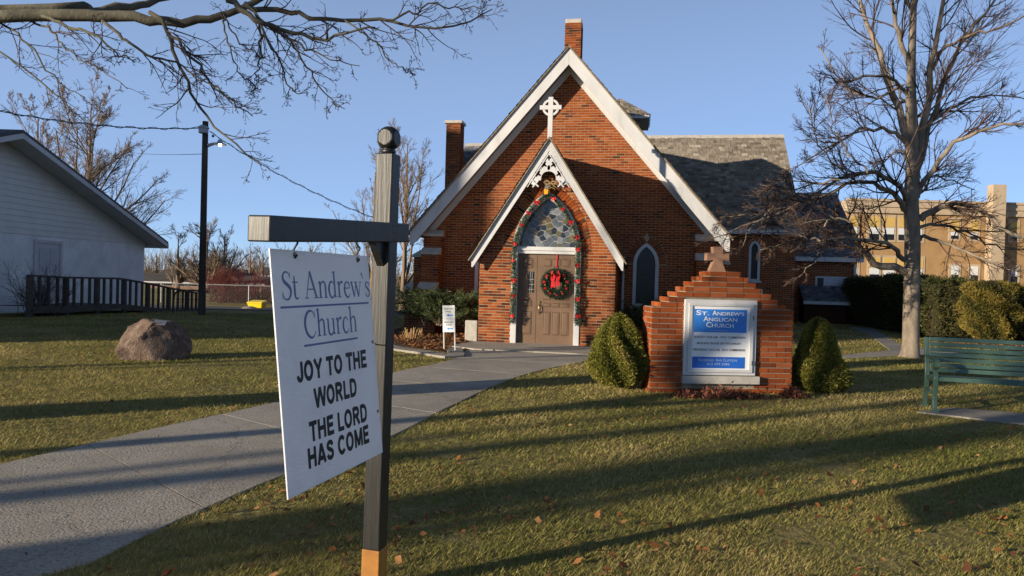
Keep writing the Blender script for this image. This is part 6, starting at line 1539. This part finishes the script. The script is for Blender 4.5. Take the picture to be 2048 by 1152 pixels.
M['yellow'] = flat('yellow_plastic', (.80, .58, .015), .45, var=.06)
MB().add([(-kw * .9, -.25, 0), (kw * .9, -.25, 0), (kw * .9, .25, 0), (-kw * .9, .25, 0), (-kw, -.32, .30), (kw, -.32, .30), (kw, .32, .30), (-kw, .32, .30)], [(0, 3, 2, 1), (4, 5, 6, 7), (0, 1, 5, 4), (1, 2, 6, 5), (2, 3, 7, 6), (3, 0, 4, 7)]).build('body', M['yellow'], gb, bevel=.02)
MB().add([(-kw * 1.08, -.38, .302), (kw * 1.08, -.38, .302), (kw * 1.08, .36, .302), (-kw * 1.08, .36, .302), (-kw * 1.05, -.34, .37), (kw * 1.05, -.34, .37), (kw * 1.0, .34, .46), (-kw * 1.0, .34, .46)], [(0, 3, 2, 1), (4, 5, 6, 7), (0, 1, 5, 4), (1, 2, 6, 5), (2, 3, 7, 6), (3, 0, 4, 7)]).build('lid', M['yellow'], gb, bevel=.015)
gr = P(500, 624, 38.4); o = MB().lathe([(.5, 0), (.35, .07), (.15, .13), (0, .14)], 12, (gr[0], 38.3, gnd(gr[0], 38.3) + .01)).build('grit_heap', M['concrete']); tag(o, 'small grey heap of grit beside the yellow bin', 'heap')
# chain-link fence beyond the road
FY = 44.0; fx0_, fx1_ = P(60, 600, FY)[0], P(760, 600, FY)[0]; fc_ = empty('chain_link_fence', (fx0_, FY, 0), 0, 'low grey chain-link fence along the far side of the road', 'fence'); LF = fx1_ - fx0_; M['galv'] = flat('galvanised_wire', (.34, .34, .34), .5, metal=.4)
nP = int(LF / 2.6); g0 = gnd(fx0_, FY)
for i in range(nP + 1): MB().tube([(i * LF / nP, 0, g0 - .1), (i * LF / nP, 0, g0 + 1.2)], .035, 6).build('post', M['galv'], fc_)
MB().tube([(0, 0, g0 + 1.18), (LF, 0, g0 + 1.18)], .028, 5).build('rail', M['galv'], fc_)
sp_ = .16; nW = int(LF / sp_); sgp = []
for s_ in (-1, 1):
    a = np.arange(nW) * sp_; sgp.append(np.stack([np.column_stack([a, np.zeros(nW), np.full(nW, g0)]), np.column_stack([a + s_ * 1.15, np.full(nW, .004 * s_), np.full(nW, g0 + 1.15)])], 1))
sgp = np.concatenate(sgp); o = tube_mesh('wire_mesh', [(sgp, np.full((len(sgp), 2), .003))], 3, M['galv'], fc_); o['kind'] = 'stuff'
for px, w, h_, n, lab in ((455, 1.5, 2.3, 110, 'red-stemmed dogwood thicket behind the fence, near the pole'), (490, 1.8, 2.0, 120, 'red-stemmed dogwood thicket behind the yellow bin'), (530, 1.4, 1.8, 80, 'red-stemmed dogwood thicket at the edge of the hanging sign')):
    q = P(px, 600, 46.5); wiry('dogwood_bush', (q[0], 46.5, gnd(q[0], 46.5)), n, w * 1.5, h_, M['redtwig'], lab, 'bush', px, .016)
q = at_x(98, 600, -14.9); wiry('bare_bush', (-14.6, 22.2, gnd(-14.6, 22.2)), 50, .9, 1.7, M['twig'], 'dark leafless bush by the ramp end of the white hall', 'bush', 61, .012)
# far bare trees, each its own
BT = 'bare trees in the background'
def far_tree(px, py_top, Y, tr, seed, label, **kw):
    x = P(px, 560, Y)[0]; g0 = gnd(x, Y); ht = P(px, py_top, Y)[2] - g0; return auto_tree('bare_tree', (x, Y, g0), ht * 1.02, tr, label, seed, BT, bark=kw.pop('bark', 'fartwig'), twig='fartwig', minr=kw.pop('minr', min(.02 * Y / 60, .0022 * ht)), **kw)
far_tree(175, 195, 60, .42, 301, 'broad leafless tree rising behind the roof of the white hall', fork=.24, nl=28, kk=(11, 9, 5), spread=(18, 66), vase=.035)
far_tree(70, 215, 62, .40, 302, 'leafless tree behind the ridge of the white hall', fork=.25, nl=16, kk=(10, 9, 4), spread=(15, 50))
far_tree(412, 450, 62, .38, 303, 'spreading many-stemmed leafless tree right behind the utility pole', fork=.12, nl=22, kk=(11, 9, 4), spread=(22, 72), vase=.035)
far_tree(448, 462, 66, .3, 304, 'narrower leafless tree to the right of the utility pole', fork=.2, nl=15, kk=(10, 8, 4), spread=(15, 45))
far_tree(355, 470, 64, .28, 306, 'leafless tree to the left of the utility pole', fork=.15, nl=15, kk=(9, 8, 4), spread=(20, 55))
far_tree(500, 495, 90, .3, 307, 'distant leafless tree between the pole and the hanging sign', fork=.2, nl=10, kk=(8, 7, 4))
far_tree(808, 268, 42, .26, 305, 'tall upswept leafless tree behind the church gable', fork=.2, nl=12, kk=(10, 9, 5), spread=(12, 38), minr=.012)
far_tree(745, 330, 46, .22, 309, 'leafless tree behind the black sign post', fork=.2, nl=15, kk=(9, 8, 5), spread=(15, 45), minr=.012)
far_tree(560, 490, 95, .3, 310, 'leafless tree hidden partly by the hanging sign', fork=.2, nl=10, kk=(8, 7, 3)); far_tree(620, 485, 85, .3, 311, 'leafless tree seen above the hanging sign', fork=.2, nl=10, kk=(9, 8, 3)); far_tree(670, 490, 90, .28, 312, 'leafless tree glimpsed beside the second sign hook', fork=.2, nl=10, kk=(8, 7, 3))
far_tree(312, 505, 100, .3, 313, 'small distant leafless tree at the eave of the white hall', fork=.2, nl=10, kk=(8, 7, 3)); far_tree(525, 500, 85, .26, 314, 'young leafless tree above the cream bungalow', fork=.2, nl=10, kk=(8, 7, 3))
# scrub and a far wood line
rg = np.random.default_rng(9); n = 1500; sx = rg.uniform(-95, 10, n); sy = 118 + rg.normal(0, 4, n); st = np.column_stack([sx, sy, np.full(n, -.6)]); d = np.column_stack([rg.normal(0, .2, n), rg.normal(0, .2, n), np.ones(n)])
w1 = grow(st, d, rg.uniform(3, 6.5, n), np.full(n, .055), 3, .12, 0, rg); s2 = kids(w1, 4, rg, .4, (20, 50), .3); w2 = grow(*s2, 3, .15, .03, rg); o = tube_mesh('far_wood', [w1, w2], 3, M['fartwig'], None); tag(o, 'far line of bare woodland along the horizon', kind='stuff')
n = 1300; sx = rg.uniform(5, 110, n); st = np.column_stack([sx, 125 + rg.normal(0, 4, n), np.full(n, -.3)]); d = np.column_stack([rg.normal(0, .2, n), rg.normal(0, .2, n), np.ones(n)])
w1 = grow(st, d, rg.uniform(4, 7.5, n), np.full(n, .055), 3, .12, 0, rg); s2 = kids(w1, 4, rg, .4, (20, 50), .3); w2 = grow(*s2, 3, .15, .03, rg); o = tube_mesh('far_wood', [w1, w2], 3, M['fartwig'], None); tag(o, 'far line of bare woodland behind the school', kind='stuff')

# ------------------------------------------------------------------ grass, fallen leaves, mulch litter
def inside(px_, py_, poly):
    poly = np.asarray(poly)[:, :2]; x0, y0 = poly[:, 0], poly[:, 1]; x1, y1 = np.roll(x0, -1), np.roll(y0, -1); c = np.zeros(len(px_), bool)
    for a, b, e, f in zip(x0, y0, x1, y1):
        if abs(f - b) < 1e-9: continue
        c ^= ((b > py_) != (f > py_)) & (px_ < (e - a) * (py_ - b) / (f - b) + a)
    return c
mdl = np.array([math.cos(myaw), math.sin(myaw)]); mdn = np.array([-mdl[1], mdl[0]])
mon_poly = np.array([mL[:2] - mdl * .03 - mdn * .02, mL[:2] + mdl * (MWD + .03) - mdn * .02, mL[:2] + mdl * (MWD + .03) + mdn * .45, mL[:2] - mdl * .03 + mdn * .45])
ch_poly = np.array([CW(-4.7, 2.2)[:2], CW(-1.6, 2.2)[:2], CW(-1.6, -.02)[:2], CW(1.65, -.02)[:2], CW(1.65, 2.2)[:2], CW(4.9, 2.2)[:2], CW(4.9, 10.8)[:2], CW(8, 10.8)[:2], CW(8, 13.3)[:2], CW(11, 13.3)[:2], CW(11, 24)[:2], CW(-6.5, 24)[:2]])
BANS = [path_poly, np.array(apron), np.array(bed), kerb_poly, side_path, door_path, pad, mon_poly, ch_poly]
def allowed(x, y):
    m = np.ones(len(x), bool)
    for b in BANS: m &= ~inside(x, y, b)
    return m
rg = np.random.default_rng(123)
def fbm(x, y):
    return (np.sin(x * .9 + 1.3 * np.sin(y * .7)) + np.sin(y * 1.3 + 1.1 * np.sin(x * 1.1 + 2)) + .7 * np.sin(x * 2.7 + y * 1.9 + np.sin(y * 3)) + .6 * np.sin(y * 4.1 - x * 3.3) + .5 * np.sin(x * 7 + 3 * np.sin(y * 5))) / 3.8
n = 820000; d_ = np.exp(rg.uniform(math.log(2.0), math.log(30), n)); X_ = rg.uniform(-.95, .95, n) * d_
ok = allowed(X_ + rg.normal(0, .02, n), d_ + rg.normal(0, .025, n)); big_ = fbm(X_ * .45 + 2, d_ * .45 + 1); mid_ = fbm(X_ * 2.1, d_ * 2.1 + 4); fin_ = fbm(X_ * 6.3 + 1, d_ * 6.3)
ok &= (mid_ + .6 * fin_ + rg.normal(0, .35, n)) > -.62
X_, d_, big_, mid_, fin_ = X_[ok], d_[ok], big_[ok], mid_[ok], fin_[ok]; n = len(X_)
sc1 = (d_ / 3) ** .75; hgt = .021 * (d_ / 3) ** .25 * rg.uniform(.4, 1.4, n) * (1 + .35 * mid_); wid = .0023 * sc1
az = rg.uniform(0, 2 * math.pi, n); ln_ = rg.uniform(.5, 2.2, n); tz_ = gz(X_, d_)
dirv = np.column_stack([np.cos(az) * ln_, np.sin(az) * ln_, np.ones(n)]); dirv /= np.linalg.norm(dirv, axis=1)[:, None]
sd = np.column_stack([-np.sin(az + .6), np.cos(az + .6), np.zeros(n)]); bp_ = np.column_stack([X_, d_, tz_ - .003])
v = np.stack([bp_ - sd * wid[:, None], bp_ + sd * wid[:, None], bp_ + dirv * (hgt * 1.6)[:, None]], 1).reshape(-1, 3)
tone = np.clip(.46 + .34 * big_ + .26 * mid_ + .10 * fin_ + rg.normal(0, .17, n), 0, 1)
tag(mesh_np('lawn_grass', v, np.arange(3 * n).reshape(n, 3), M['grass'], tone=tone), 'short half-dormant lawn grass', kind='stuff')
def litter(name, x, y, z, size, mat, label, seed):
    rg = np.random.default_rng(seed); n = len(x); a = rg.uniform(0, 6.28, n); s_ = size * rg.uniform(.5, 1.3, n); c_, s2 = np.cos(a), np.sin(a)
    ex = np.column_stack([c_, s2, rg.normal(0, .35, n)]) * s_[:, None]; ey = np.column_stack([-s2, c_, rg.normal(0, .35, n)]) * s_[:, None] * .75; up = np.column_stack([np.zeros(n), np.zeros(n), rg.uniform(.1, .5, n) * s_])
    o_ = np.column_stack([x, y, z + .012]); V_ = np.stack([o_ - ex, o_ - ey * .8 + up, o_ + ex * .9 + up * .3, o_ + ey + up * .6, o_ - ex * .5 + ey * .9], 1)
    b = (np.arange(n) * 5)[:, None]; F_ = np.concatenate([b + [0, 1, 2], b + [0, 2, 3], b + [0, 3, 4]]); t = rg.uniform(0, 1, n)
    return tag(mesh_np(name, V_.reshape(-1, 3), F_, mat, tone=np.concatenate([t, t, t])), label, kind='stuff')
n = 5200; d_ = np.exp(rg.uniform(math.log(2.3), math.log(20), n)); X_ = rg.uniform(-.9, .9, n) * d_; ok = allowed(X_, d_) & ((fbm(X_ * 1.3 + 5, d_ * 1.3) + rg.normal(0, .35, n)) > .12)
litter('fallen_leaves', X_[ok], d_[ok], gz(X_[ok], d_[ok]) + .012, .026, M['leaf'], 'scattered brown fallen leaves on the lawn', 5)
n = 2600; q = np.array(bed); x = rg.uniform(q[:, 0].min(), q[:, 0].max(), n); y = rg.uniform(q[:, 1].min(), q[:, 1].max(), n); ok = inside(x, y, q); litter('leaf_litter', x[ok], y[ok], np.full(ok.sum(), .03), .045, M['leaf'], 'brown leaf litter lying on the mulch bed', 6)
n = 500; x = rg.normal(14.3, 1.0, n); y = rg.normal(19.8, .25, n); litter('leaf_drift', x, y, gz(x, y) + .02, .06, M['leaf'], 'drift of orange leaves under the cedar shrubs', 7)
n = 1500; t = rg.uniform(0, 1, n); k_ = rg.integers(0, len(le) - 1, n); q = le[k_] + (re_[k_] - le[k_]) * t[:, None] + rg.normal(0, .12, (n, 2)); okp = inside(q[:, 0], q[:, 1], path_poly)
q = q[okp]; litter('path_grit', q[:, 0], q[:, 1], np.full(len(q), .012), .007, M['leaf'], 'specks of grit and leaf crumbs on the concrete path', 11)
